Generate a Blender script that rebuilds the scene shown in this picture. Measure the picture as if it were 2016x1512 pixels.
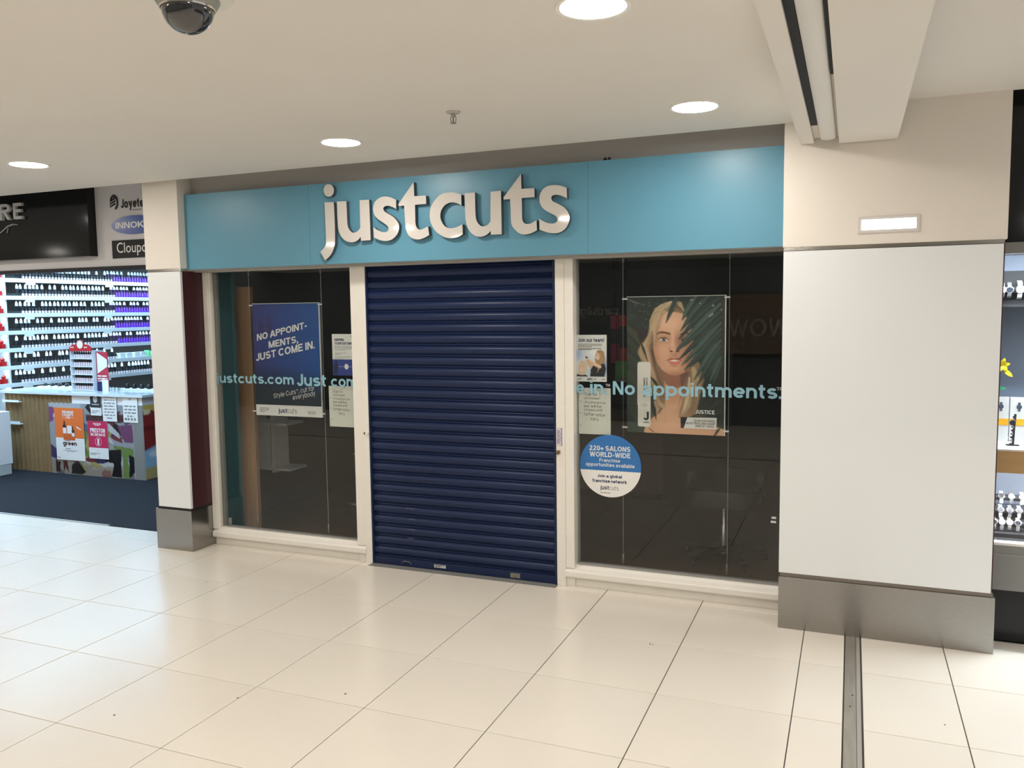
import bpy, bmesh, math, random
import numpy as np
from mathutils import Matrix, Vector

random.seed(7)
for o in list(bpy.data.objects): bpy.data.objects.remove(o)
scn = bpy.context.scene
COL = scn.collection

def lin(c):
    c = c/255.0
    return c/12.92 if c <= .04045 else ((c+.055)/1.055)**2.4
def RGB(r, g, b): return (lin(r), lin(g), lin(b), 1)

# ------------------------------------------------------------------ camera
F_PX, YAW, PITCH, ROLL = 1637.55, -0.38826, 0.08738, 0.01294
CAM = Vector((4.4096, -4.2933, 1.7800))
fw = Vector((math.sin(YAW)*math.cos(PITCH), math.cos(YAW)*math.cos(PITCH), -math.sin(PITCH)))
rt = Vector((math.cos(YAW), -math.sin(YAW), 0)); dn = fw.cross(rt)
rt2 = rt*math.cos(ROLL)+dn*math.sin(ROLL); dn2 = -rt*math.sin(ROLL)+dn*math.cos(ROLL)
cam = bpy.data.cameras.new('camera'); co = bpy.data.objects.new('camera', cam); COL.objects.link(co)
cam.sensor_width = 36; cam.lens = F_PX/2016*36; cam.clip_start = .05
M3 = Matrix((rt2, -dn2, -fw)).transposed()
co.matrix_world = Matrix.Translation(CAM) @ M3.to_4x4()
scn.camera = co

# ------------------------------------------------------------------ world, exposure
w = bpy.data.worlds.new('mall_ambient'); scn.world = w; w.use_nodes = True
w.node_tree.nodes['Background'].inputs[0].default_value = (.93, .94, .95, 1)
w.node_tree.nodes['Background'].inputs[1].default_value = .55
vs = scn.view_settings
vs.view_transform = 'Standard'; vs.look = 'None'; vs.gamma = 1; vs.use_curve_mapping = False
vs.exposure = 0.0
DOWNLIGHT = 112.0        # radiance of the mall downlights
SHOP_PANEL = 26.0       # ceiling panels of the neighbouring shop
LED = 22.0
CASE = 190.0

# ------------------------------------------------------------------ materials
MATS = {}
def mat(name, col, rough=.5, metal=0, noise=0, nscale=8, spec=.5, emit=None, estr=0, bump=0, bscale=60, coat=0, stretch=None):
    if name in MATS: return MATS[name]
    m = bpy.data.materials.new(name); m.use_nodes = True
    nt = m.node_tree; b = nt.nodes['Principled BSDF']
    if len(col) == 3: col = (*col, 1)
    b.inputs['Base Color'].default_value = col
    b.inputs['Roughness'].default_value = rough; b.inputs['Metallic'].default_value = metal
    b.inputs['Specular IOR Level'].default_value = spec
    if coat: b.inputs['Coat Weight'].default_value = coat; b.inputs['Coat Roughness'].default_value = .06
    if emit:
        b.inputs['Emission Color'].default_value = (*emit[:3], 1); b.inputs['Emission Strength'].default_value = estr
    if noise or bump:
        tc = nt.nodes.new('ShaderNodeTexCoord'); src = tc.outputs['Object']
        if stretch:
            mp = nt.nodes.new('ShaderNodeMapping'); mp.inputs['Scale'].default_value = stretch
            nt.links.new(src, mp.inputs['Vector']); src = mp.outputs['Vector']
    if noise:
        n = nt.nodes.new('ShaderNodeTexNoise'); n.inputs['Scale'].default_value = nscale; n.inputs['Detail'].default_value = 4
        nt.links.new(src, n.inputs['Vector'])
        r = nt.nodes.new('ShaderNodeMapRange'); r.inputs[1].default_value = .3; r.inputs[2].default_value = .7
        r.inputs[3].default_value = 1-noise; r.inputs[4].default_value = 1+noise
        nt.links.new(n.outputs['Fac'], r.inputs[0])
        mx = nt.nodes.new('ShaderNodeVectorMath'); mx.operation = 'SCALE'; mx.inputs[0].default_value = col[:3]
        nt.links.new(r.outputs[0], mx.inputs['Scale']); nt.links.new(mx.outputs[0], b.inputs['Base Color'])
    if bump:
        n2 = nt.nodes.new('ShaderNodeTexNoise'); n2.inputs['Scale'].default_value = bscale; n2.inputs['Detail'].default_value = 3
        nt.links.new(src, n2.inputs['Vector'])
        bp = nt.nodes.new('ShaderNodeBump'); bp.inputs['Strength'].default_value = bump; bp.inputs['Distance'].default_value = .01
        nt.links.new(n2.outputs['Fac'], bp.inputs['Height']); nt.links.new(bp.outputs[0], b.inputs['Normal'])
    MATS[name] = m; return m

def glass_mat(name, tint, refl=.04):
    m = bpy.data.materials.new(name); m.use_nodes = True; nt = m.node_tree; nt.nodes.clear()
    out = nt.nodes.new('ShaderNodeOutputMaterial'); mix = nt.nodes.new('ShaderNodeMixShader')
    tr = nt.nodes.new('ShaderNodeBsdfTransparent'); tr.inputs[0].default_value = (*tint, 1)
    gl = nt.nodes.new('ShaderNodeBsdfGlossy'); gl.inputs['Roughness'].default_value = .01
    lw = nt.nodes.new('ShaderNodeLayerWeight'); lw.inputs['Blend'].default_value = .5
    pw = nt.nodes.new('ShaderNodeMath'); pw.operation = 'POWER'; pw.inputs[1].default_value = 5
    ma = nt.nodes.new('ShaderNodeMath'); ma.operation = 'MULTIPLY_ADD'; ma.inputs[1].default_value = 1-refl; ma.inputs[2].default_value = refl
    nt.links.new(lw.outputs['Facing'], pw.inputs[0]); nt.links.new(pw.outputs[0], ma.inputs[0])
    nt.links.new(ma.outputs[0], mix.inputs[0]); nt.links.new(tr.outputs[0], mix.inputs[1]); nt.links.new(gl.outputs[0], mix.inputs[2])
    nt.links.new(mix.outputs[0], out.inputs[0]); MATS[name] = m; return m

def paint_mat(name, rough=.35):
    m = bpy.data.materials.new(name); m.use_nodes = True; nt = m.node_tree; b = nt.nodes['Principled BSDF']
    a = nt.nodes.new('ShaderNodeVertexColor'); a.layer_name = 'Col'
    nt.links.new(a.outputs[0], b.inputs['Base Color']); b.inputs['Roughness'].default_value = rough
    MATS[name] = m; return m

m_ceil = mat('ceiling_paint', (.76, .725, .67), .85, noise=.015, nscale=1.5)
m_tile = mat('cream_porcelain', (.80, .745, .655), .24, noise=.02, nscale=1.2, spec=.55)
m_grout = mat('dark_grout', (.06, .05, .04), .9)
m_white = mat('white_gloss_paint', (.83, .80, .73), .32, noise=.015, nscale=14, bump=.12, bscale=40)
m_cream = mat('cream_cladding', (.76, .71, .64), .4, noise=.012, nscale=3)
m_panel = mat('backpainted_glass_panel', (.80, .825, .835), .08, spec=.5)
m_steel = mat('brushed_steel', (.33, .32, .305), .24, 1, noise=.05, nscale=5, stretch=(6, 6, 40))
m_chrome = mat('polished_strip', (.75, .70, .63), .12, 1)
m_maroon = mat('maroon_laminate', RGB(66, 34, 38), .45)
m_blue = mat('teal_blue_fascia', (.105, .29, .40), .36, spec=.45)
m_letter = mat('pale_acrylic', (.60, .565, .525), .05, spec=.5)
m_letter_side = mat('dark_letter_return', RGB(72, 84, 92), .5)
m_shut = mat('navy_shutter_enamel', RGB(28, 41, 74), .36, noise=.06, nscale=4, spec=.25)
m_dark = mat('dark_gap', (.010, .012, .014), .8)
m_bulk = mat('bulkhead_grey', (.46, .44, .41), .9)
m_black = mat('black_gloss', (.010, .011, .012), .10, spec=.25)
m_blackm = mat('black_matt', (.014, .014, .015), .7)
m_grey = mat('mid_grey', (.22, .22, .21), .5)
m_alu = mat('grey_window_bead', (.30, .295, .28), .45)
m_paper = mat('white_paper', (.80, .79, .76), .75)
m_ink = mat('black_ink', (.02, .02, .024), .7)
m_inkg = mat('grey_ink', (.22, .22, .22), .7)
m_navyink = mat('navy_ink', RGB(28, 36, 84), .7)
m_whiteink = mat('white_ink', (.80, .79, .77), .6)
m_vinyl = mat('pale_blue_vinyl', RGB(135, 180, 196), .45)
m_vinylw = mat('grey_vinyl', RGB(185, 195, 196), .45)
m_acryl = mat('acrylic_edge', (.75, .77, .76), .15)
m_cable = mat('steel_cable', (.55, .55, .54), .3, 1)
m_light = mat('lamp_diffuser', (1, 1, 1), .5, emit=(1, .94, .875), estr=DOWNLIGHT)
m_light.cycles.emission_sampling = 'FRONT'
m_rim = mat('lamp_rim_white', (.82, .80, .75), .4)
m_glass = glass_mat('clear_shop_glass', (.93, .945, .94), .036)
m_glass2 = glass_mat('display_glass', (.97, .98, .98), .03)
m_paint = paint_mat('printed_ink', .4)
m_carpet = mat('blue_black_carpet', RGB(11, 17, 29), .95, noise=.28, nscale=220, bump=.5, bscale=300)
m_white_lam = mat('white_laminate', (.82, .83, .84), .4)
m_dkbrown = mat('dark_brown_board', (.045, .032, .026), .8)
m_tan = mat('corrugated_tan_card', RGB(134, 108, 72), .8, noise=.08, nscale=10)
m_led = mat('led_strip', (1, 1, 1), .5, emit=(.50, .78, 1), estr=LED)
m_shoppanel = mat('shop_light_panel', (1, 1, 1), .5, emit=(.40, .70, 1), estr=SHOP_PANEL)
m_added_bar = mat('added_bar_light', (1, 1, 1), .5, emit=(.45, .76, 1), estr=70)  # glow of the bar added over the shelving
m_case = mat('case_light', (1, 1, 1), .5, emit=(.80, .90, 1), estr=CASE)

# ------------------------------------------------------------------ mesh builder
# ---- grotesque lettering drawn from strokes (cap height 1, x-height .74)
def _glyph(c, w):
    h = w/2; X = .74; cy = X/2; ry = (X-w)/2; S = []
    def arc(cx, cy_, rx, ry_, a0, a1, n=10): return [(cx+rx*math.cos(math.radians(a0+(a1-a0)*i/n)), cy_+ry_*math.sin(math.radians(a0+(a1-a0)*i/n))) for i in range(n+1)]
    def st(*p): S.append((list(p), None))
    def dg(p, q, lo, hi): S.append(([p, q], (lo, hi)))
    def pl(pts): S.append((pts, None))
    R_ = .36-h; CR = .5-h                                  # bowl radii
    if c == 'o': pl(arc(.36, cy, R_, ry, 0, 360, 24)); W = .72
    elif c == 'c': pl(arc(.36, cy, R_, ry, 42, 318, 20)); W = .68
    elif c == 'e': pl(arc(.36, cy, R_, ry, 0, 318, 22)); st((h, cy), (.72-h*.6, cy)); W = .70
    elif c == 'a':
        pl(arc(.33, X-h-.17, .21, .17, 165, 0, 10)+[(.54, .0)]); pl(arc(.32, h+.12, .32-h, .12, 80, 360-60, 16)); st((.3, h+.24), (.54, h+.26)); st((.50, .04), (.64, h*.8)); W = .66
    elif c == 'n': st((h, 0), (h, X)); pl([(.66-h, 0)]+arc(.33, X-h-.27, .33-h, .27, 0, 180, 12)); W = .66
    elif c == 'h': st((h, 0), (h, 1)); pl([(.66-h, 0)]+arc(.33, X-h-.27, .33-h, .27, 0, 180, 12)); W = .66
    elif c == 'r': st((h, 0), (h, X)); pl(arc(.36, X-h-.27, .36-h, .27, 180, 80, 8)); W = .44
    elif c == 'm':
        st((h, 0), (h, X)); r = (.52-h)/2
        for k in (0, 1):
            x0 = h+k*2*r; pl([(x0+2*r, 0)]+arc(x0+r, X-h-.25, r, .25, 0, 180, 10))
        W = h+4*r+h
    elif c == 'u': st((.66-h, 0), (.66-h, X)); pl([(h, X)]+arc(.33, h+.27, .33-h, .27, 180, 360, 12)); W = .66
    elif c in 'pbdqg':
        pl(arc(.36, cy, R_, ry, 0, 360, 24)); W = .72
        if c == 'p': st((h, -.28), (h, X))
        if c == 'b': st((h, 0), (h, 1))
        if c == 'd': st((.72-h, 0), (.72-h, 1))
        if c == 'q': st((.72-h, -.28), (.72-h, X))
        if c == 'g': pl([(.72-h, X)]+arc(.36, -.10, R_, .14, 0, -150, 10))
    elif c == 'i': st((h, 0), (h, X)); st((h, .84), (h, 1)); W = w
    elif c == 'l': st((h, 0), (h, 1)); W = w
    elif c == 'j': pl([(h+.05, X), (h+.05, -.12)]+arc(-.06, -.12, .11+h, .16-h*.6, 0, -75, 6)); st((h+.05, .84), (h+.05, 1)); W = w+.05
    elif c == 's': pl(arc(.31, X-h-.135, .30-h, .135, 28, 262, 14)+arc(.31, h+.14, .31-h, .14, 82, -155, 14)); W = .62
    elif c == 't': pl([(.13+h*.5, .94), (.13+h*.5, h+.12)]+arc(.13+h*.5+.14, h+.12, .14, .12, 180, 285, 6)); st((0, X-h*.8), (.40, X-h*.8)); W = .42
    elif c == 'f': pl([(.13+h*.5, 0), (.13+h*.5, .84)]+arc(.13+h*.5+.14, .86, .14, .13-h*.3, 180, 90, 6)); st((0, X-h*.8), (.38, X-h*.8)); W = .40
    elif c == 'k': st((h, 0), (h, 1)); dg((h, .22), (.62, .84), 0, X); dg((.22, .50), (.66, -.08), 0, X); W = .64
    elif c == 'v': dg((.08, X+.04), (.36, -.04), 0, X); dg((.58, X+.04), (.30, -.04), 0, X); W = .66
    elif c == 'y': dg((.08, X+.04), (.37, -.02), 0, X); dg((.60, X+.04), (.24, -.32), -.28, X); W = .68
    elif c == 'w':
        for a, b in ((.08, .28), (.50, .28), (.46, .68), (.88, .68)): dg((a, X+.04), (b, -.04), 0, X)
        W = .96
    elif c == 'x': dg((.06, -.04), (.56, X+.04), 0, X); dg((.56, -.04), (.06, X+.04), 0, X); W = .62
    elif c == 'z': st((.02, X-h), (.56, X-h)); dg((.08, 0), (.50, X), h, X-h); st((.02, h), (.56, h)); W = .58
    elif c in 'OQ0': W = .86 if c != '0' else .66; pl(arc(W/2, .5, W/2-h, CR, 0, 360, 28))
    elif c == 'C': pl(arc(.43, .5, .43-h, CR, 42, 318, 24)); W = .82
    elif c == 'G': pl(arc(.43, .5, .43-h, CR, 42, 335, 24)); st((.86-h, .0), (.86-h, .5)); st((.48, .47), (.86, .47)); W = .86
    elif c == 'N': st((h, 0), (h, 1)); st((.76-h, 0), (.76-h, 1)); dg((h*.8, 1.06), (.76-h*.8, -.06), 0, 1); W = .76
    elif c == 'M': st((h, 0), (h, 1)); st((.90-h, 0), (.90-h, 1)); dg((h, 1.05), (.46, -.02), 0, 1); dg((.90-h, 1.05), (.44, -.02), 0, 1); W = .90
    elif c == 'A': dg((.06, -.05), (.40, 1.05), 0, 1); dg((.74, -.05), (.40, 1.05), 0, 1); st((.18, .30), (.62, .30)); W = .80
    elif c == 'V': dg((.06, 1.05), (.40, -.05), 0, 1); dg((.74, 1.05), (.40, -.05), 0, 1); W = .80
    elif c == 'W':
        for a, b in ((.08, .32), (.58, .32), (.54, .80), (1.04, .80)): dg((a, 1.05), (b, -.05), 0, 1)
        W = 1.12
    elif c == 'Y': dg((.04, 1.06), (.42, .36), .38, 1); dg((.80, 1.06), (.42, .36), .38, 1); st((.42, 0), (.42, .46)); W = .84
    elif c == 'P': st((h, 0), (h, 1)); pl([(h, 1-h), (.40, 1-h)]+arc(.42, .71, .28-h*.6, .29-h, 90, -90, 10)+[(h, .42+h)]); W = .70
    elif c == 'R': st((h, 0), (h, 1)); pl([(h, 1-h), (.40, 1-h)]+arc(.42, .73, .28-h*.6, .27-h, 90, -90, 10)+[(h, .46+h)]); dg((.34, .52), (.66, -.05), 0, .6); W = .74
    elif c == 'B': st((h, 0), (h, 1)); pl([(h, 1-h), (.38, 1-h)]+arc(.40, .755, .26-h*.6, .245-h, 90, -90, 8)+[(h, .51+h)]); pl([(h, .54), (.40, .54)]+arc(.42, .27+h*.5, .30-h*.6, .27-h*.5, 90, -90, 8)+[(h, h)]); W = .72
    elif c == 'D': st((h, 0), (h, 1)); pl([(h, 1-h), (.34, 1-h)]+arc(.36, .5, .44-h, .5-h, 90, -90, 14)+[(h, h)]); W = .80
    elif c in 'EF':
        st((h, 0), (h, 1)); st((h, 1-h), (.64, 1-h)); st((h, .52), (.58, .52)); W = .64
        if c == 'E': st((h, h), (.66, h))
    elif c == 'H': st((h, 0), (h, 1)); st((.74-h, 0), (.74-h, 1)); st((h, .52), (.74-h, .52)); W = .74
    elif c == 'I': st((h, 0), (h, 1)); W = w
    elif c == 'L': st((h, 0), (h, 1)); st((h, h), (.58, h)); W = .58
    elif c == 'T': st((.34, 0), (.34, 1)); st((0, 1-h), (.68, 1-h)); W = .68
    elif c == 'U': pl([(h, 1)]+arc(.37, .36, .37-h, .36-h, 180, 360, 14)+[(.74-h, 1)]); W = .74
    elif c == 'J': pl([(.54-h, 1)]+arc(.27, .30, .27-h, .30-h, 360, 185, 12)); W = .54
    elif c == 'S': pl(arc(.37, .74-h*.5, .36-h, .26-h*.5, 25, 262, 16)+arc(.37, .255+h*.4, .37-h, .255-h*.6, 82, -155, 16)); W = .74
    elif c == 'K': st((h, 0), (h, 1)); dg((h, .28), (.74, 1.08), 0, 1); dg((.26, .60), (.78, -.08), 0, 1); W = .76
    elif c == '2': pl(arc(.33, .70, .30-h, .30-h, 165, -20, 10)+[(.30, .36), (h, h)]); st((0, h), (.64, h)); W = .66
    elif c == '1': st((.30, 0), (.30, 1)); dg((.02, .70), (.36, 1.0), .66, 1); W = .44
    elif c == '9': pl(arc(.33, .68, .32-h, .32-h, 0, 360, 18)); pl(arc(.33, .55, .32-h, .55-h, 0, -140, 10)); W = .66
    elif c == '+': st((.02, .42), (.58, .42)); st((.30, .14), (.30, .70)); W = .60
    elif c == '-': st((.02, .36), (.34, .36)); W = .36
    elif c == '.': st((h, 0), (h, w*1.05)); W = w
    elif c == ',': st((h, 0), (h, w*1.05)); st((h*1.2, .0), (h*.7, -.14)); W = w
    elif c == '!': st((h, .28), (h, 1)); st((h, 0), (h, .17)); W = w
    elif c == '&': pl(arc(.34, .76, .18, .24-h, -60, 220, 14)+[(.62, .04)]); pl(arc(.30, .27, .30-h, .27-h, 110, 360, 14)+[(.64, .44)]); W = .72
    elif c == ' ': W = .20
    else: return None
    return S, W
def _clip(poly, lo, hi):
    for sgn, lim in ((1, lo), (-1, -hi)):
        out = []
        for i in range(len(poly)):
            a, b = poly[i], poly[(i+1) % len(poly)]; da, db = sgn*a[1]-lim, sgn*b[1]-lim
            if da >= 0: out.append(a)
            if (da < 0) != (db < 0):
                t = da/(da-db); out.append((a[0]+(b[0]-a[0])*t, a[1]+(b[1]-a[1])*t))
        poly = out
        if not poly: break
    return poly
def stroke_text(s, w, shear=0):
    V = []; Fc = []; x = 0
    for c in s:
        g = _glyph(c, w)
        if g is None: return None
        S, W = g
        for ly, (pts, clip) in enumerate(S):
            n = len(pts); L = []; R = []; closed = n > 3 and math.hypot(pts[0][0]-pts[-1][0], pts[0][1]-pts[-1][1]) < 1e-6
            for i, p in enumerate(pts):
                a = pts[i-1] if i else (pts[-2] if closed else p); b = pts[i+1] if i < n-1 else (pts[1] if closed else p)
                d1 = Vector((p[0]-a[0], p[1]-a[1])); d2 = Vector((b[0]-p[0], b[1]-p[1]))
                if d1.length < 1e-9: d1 = d2
                if d2.length < 1e-9: d2 = d1
                d1.normalize(); d2.normalize(); t = (d1+d2); t = t.normalized() if t.length > 1e-6 else d1
                k = w/2/max(.5, t.dot(d1)); L.append((p[0]-t.y*k, p[1]+t.x*k)); R.append((p[0]+t.y*k, p[1]-t.x*k))
            for i in range(n-1):
                q = [L[i], R[i], R[i+1], L[i+1]]
                if clip: q = _clip(q, *clip)
                if len(q) < 3: continue
                if sum(q[j][0]*q[(j+1) % len(q)][1]-q[(j+1) % len(q)][0]*q[j][1] for j in range(len(q))) < 0: q = q[::-1]
                k = len(V); V += [(x+a+shear*b, b, ly) for a, b in q]; Fc.append(tuple(range(k, k+len(q))))
        x += W+.09+.02*(w < .15)
    return np.array(V), Fc
_FONT_CACHE = {}
def text_geo(s, bold=0.0, shear=0.0, serif=False):
    k = (s, bold, shear, serif)
    if k in _FONT_CACHE: return _FONT_CACHE[k]
    if not serif:
        g = stroke_text(s, .115 if bold <= 0 else (.085 if shear > .11 else .135+bold*2.2), shear)
        if g is not None and len(g[0]): _FONT_CACHE[k] = g; return g
    c = bpy.data.curves.new('t', 'FONT'); c.body = s; c.size = 1; c.offset = bold; c.shear = shear
    c.resolution_u = 3
    o = bpy.data.objects.new('t', c); COL.objects.link(o)
    me = bpy.data.meshes.new_from_object(o.evaluated_get(bpy.context.evaluated_depsgraph_get()))
    v = np.array([x.co[:2] for x in me.vertices]) if len(me.vertices) else np.zeros((0, 2))
    f = [tuple(p.vertices) for p in me.polygons]
    bpy.data.objects.remove(o); bpy.data.curves.remove(c); bpy.data.meshes.remove(me)
    _FONT_CACHE[k] = (v, f); return v, f

class MB:
    def __init__(s): s.v = []; s.f = []; s.m = []
    def add(s, vs_, fs, mi=0):
        n = len(s.v); s.v += [tuple(p) for p in vs_]
        for q in fs: s.f.append(tuple(n+i for i in q)); s.m.append(mi)
        return s
    def box(s, x0, x1, y0, y1, z0, z1, mi=0):
        return s.add([(x0,y0,z0),(x1,y0,z0),(x1,y1,z0),(x0,y1,z0),(x0,y0,z1),(x1,y0,z1),(x1,y1,z1),(x0,y1,z1)],
                     [(0,3,2,1),(4,5,6,7),(0,1,5,4),(1,2,6,5),(2,3,7,6),(3,0,4,7)], mi)
    def prism_x(s, prof, x0, x1, mi=0):          # prof: (y,z) loop, anticlockwise seen from +x
        n = len(prof)
        vv = [(x0, y, z) for y, z in prof]+[(x1, y, z) for y, z in prof]
        ff = [(i, (i+1) % n, n+(i+1) % n, n+i) for i in range(n)]+[tuple(range(n))[::-1], tuple(range(n, 2*n))]
        return s.add(vv, ff, mi)
    def prism_z(s, prof, z0, z1, mi=0):
        n = len(prof)
        vv = [(x, y, z0) for x, y in prof]+[(x, y, z1) for x, y in prof]
        ff = [(i, (i+1) % n, n+(i+1) % n, n+i) for i in range(n)]+[tuple(range(n))[::-1], tuple(range(n, 2*n))]
        return s.add(vv, ff, mi)
    def prism_y(s, prof, y0, y1, mi=0, side=None):   # prof: (x,z) loop, front at y0
        n = len(prof)
        vv = [(x, y0, z) for x, z in prof]+[(x, y1, z) for x, z in prof]
        s.add(vv, [tuple(range(n)), tuple(range(n, 2*n))[::-1]], mi)
        k = len(s.v)-2*n
        for i in range(n):
            s.f.append((k+i, k+n+i, k+n+(i+1) % n, k+(i+1) % n)); s.m.append(mi if side is None else side)
        return s
    def lathe(s, prof, c=(0,0,0), n=16, mi=0, cap=True, axis='z'):
        vv = []
        for r, h in prof:
            for i in range(n):
                a = 2*math.pi*i/n
                p = (r*math.cos(a), r*math.sin(a), h)
                if axis == 'y': p = (p[0], h, p[1])
                elif axis == 'x': p = (h, p[0], p[1])
                vv.append((c[0]+p[0], c[1]+p[1], c[2]+p[2]))
        ff = []
        for j in range(len(prof)-1):
            for i in range(n): ff.append((j*n+i, j*n+(i+1) % n, (j+1)*n+(i+1) % n, (j+1)*n+i))
        if cap: ff += [tuple(range(n))[::-1], tuple(range((len(prof)-1)*n, len(prof)*n))]
        return s.add(vv, ff, mi)
    def tube(s, pts, r, n=8, mi=0):
        pts = [Vector(p) for p in pts]; vv = []
        for i, p in enumerate(pts):
            t = (pts[min(i+1, len(pts)-1)]-pts[max(i-1, 0)]).normalized()
            a = t.orthogonal().normalized() if abs(t.z) > .9 else t.cross(Vector((0,0,1))).normalized()
            b = t.cross(a); rr = r[i] if isinstance(r, (list, tuple)) else r
            for k in range(n):
                q = 2*math.pi*k/n; vv.append(p+a*rr*math.cos(q)+b*rr*math.sin(q))
        ff = [(j*n+i, j*n+(i+1) % n, (j+1)*n+(i+1) % n, (j+1)*n+i) for j in range(len(pts)-1) for i in range(n)]
        ff += [tuple(range(n))[::-1], tuple(range((len(pts)-1)*n, len(pts)*n))]
        return s.add(vv, ff, mi)
    def text(s, t, x0, x1, z0, z1, y, bold=0, shear=0, rot=0, mi=0, mirror=False, fn=None, depth=0, rise=0, serif=False):
        """flat lettering filling the box x0..x1, z0..z1 on a plane facing -y"""
        v, f = text_geo(t, bold, shear, serif)
        if not len(v): return s
        lay = v[:,2] if v.shape[1] > 2 else np.zeros(len(v)); v = v[:,:2]      # strokes that cross lie a hair apart
        lo, hi = v.min(0), v.max(0); d = np.maximum(hi-lo, 1e-6)
        q = (v-lo)/d; X = x0+q[:,0]*(x1-x0); Z = z0+q[:,1]*(z1-z0)
        if mirror: X = x1-q[:,0]*(x1-x0)
        Z = Z+rise*(q[:,0]-.5)
        if rot:
            cx, cz = (x0+x1)/2, (z0+z1)/2; c_, s_ = math.cos(rot), math.sin(rot)
            X, Z = cx+(X-cx)*c_-(Z-cz)*s_, cz+(X-cx)*s_+(Z-cz)*c_
        pts = [(a, y+(.0002 if mirror else -.0002)*l, b) for a, b, l in zip(X, Z, lay)]
        if fn: pts = [fn(p) for p in pts]
        if mirror: f = [q_[::-1] for q_ in f]
        s.add(pts, f, mi)
        if depth:
            s.add([(p[0], p[1]+depth, p[2]) for p in pts], [q_[::-1] for q_ in f], mi)
            from collections import Counter
            n = len(pts); k = len(s.v)-2*n; e = {}
            for q_ in f:
                for i in range(len(q_)):
                    e[(q_[i], q_[(i+1) % len(q_)])] = 1
            for (a, b) in list(e):
                if (b, a) not in e: s.f.append((k+a, k+n+a, k+n+b, k+b)); s.m.append(mi)
        return s
    def greek(s, x0, x1, z1, rows, lh, y, hh=.45, mi=0, seed=1, fill=.95, align='l'):
        r = random.Random(seed)                       # small print too fine to read: word-length dashes
        for k in range(rows):
            zt = z1-k*lh; L = (x1-x0)*(fill if k < rows-1 else .55); x = x0
            if align == 'c': x = (x0+x1)/2-L/2
            end = x+L
            while x < end:
                wd = min(r.uniform(.4, 1.6)*lh*1.6, end-x); s.quad(x, x+wd, zt-lh*hh, zt, y, mi); x += wd+lh*.35
        return s
    def quad(s, x0, x1, z0, z1, y, mi=0): return s.add([(x0,y,z0),(x1,y,z0),(x1,y,z1),(x0,y,z1)], [(0,1,2,3)], mi)
    def mesh(s, name, mats, smooth=False, bevel=0, fix=False):
        me = bpy.data.meshes.new(name); me.from_pydata(s.v, [], s.f)
        if not isinstance(mats, (list, tuple)): mats = [mats]
        for m in mats: me.materials.append(m)
        me.polygons.foreach_set('material_index', s.m)
        if bevel or fix:
            bm = bmesh.new(); bm.from_mesh(me)
            if fix: bmesh.ops.remove_doubles(bm, verts=bm.verts, dist=1e-5)
            bmesh.ops.recalc_face_normals(bm, faces=bm.faces)
            if bevel: bmesh.ops.bevel(bm, geom=bm.edges, offset=bevel, segments=2, affect='EDGES', profile=.6)
            bm.to_mesh(me); bm.free()
        if smooth:
            me.polygons.foreach_set('use_smooth', [True]*len(me.polygons))
            me.set_sharp_from_angle(angle=math.radians(38))
        me.update(); return me
    def build(s, name, mats, parent=None, smooth=False, bevel=0, fix=False, loc=None, rz=0):
        return link(name, s.mesh(name, mats, smooth, bevel, fix), parent, loc, rz)

def link(name, me, parent=None, loc=None, rz=0):
    o = bpy.data.objects.new(name, me); COL.objects.link(o)
    if parent: o.parent = parent
    if loc is not None: o.location = loc
    if rz: o.rotation_euler = (0, 0, rz)
    return o
def thing(name, label, cat, loc=(0,0,0), group=None, rz=0):
    o = link(name, None, None, loc, rz); return tag(o, label, cat, group)
def tag(o, label, cat, group=None):
    o['label'] = label; o['category'] = cat
    if group: o['group'] = group
    return o
_ORD = 'first second third fourth fifth sixth seventh eighth ninth tenth eleventh twelfth thirteenth fourteenth fifteenth sixteenth seventeenth eighteenth nineteenth'.split()
_TENS = {2: 'twenty', 3: 'thirty', 4: 'forty', 5: 'fifty', 6: 'sixty'}
def nth(i):
    n = i+1
    if n < 20: return _ORD[n-1]
    return (_TENS[n//10][:-1]+'ieth') if n % 10 == 0 else _TENS[n//10]+'-'+_ORD[n % 10-1]
def lines(parent, name, mat_, items, fn=None):          # every line of lettering is a part of its own
    for it in items:
        t_, a = it[0], it[1:6]; kw = it[6] if len(it) > 6 else {}
        o = MB().text(t_, *a, **kw).build(name, mat_, parent)
        if fn: fn(o)
def struct(o): o['kind'] = 'structure'; return o
def bx(name, m, x0, x1, y0, y1, z0, z1, parent=None, bevel=0):
    return MB().box(x0, x1, y0, y1, z0, z1).build(name, m, parent, bevel=bevel)
def copy_tree(o, parent=None):
    c = o.copy(); COL.objects.link(c); c.parent = parent
    for ch in list(o.children): copy_tree(ch, c)
    return c

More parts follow.
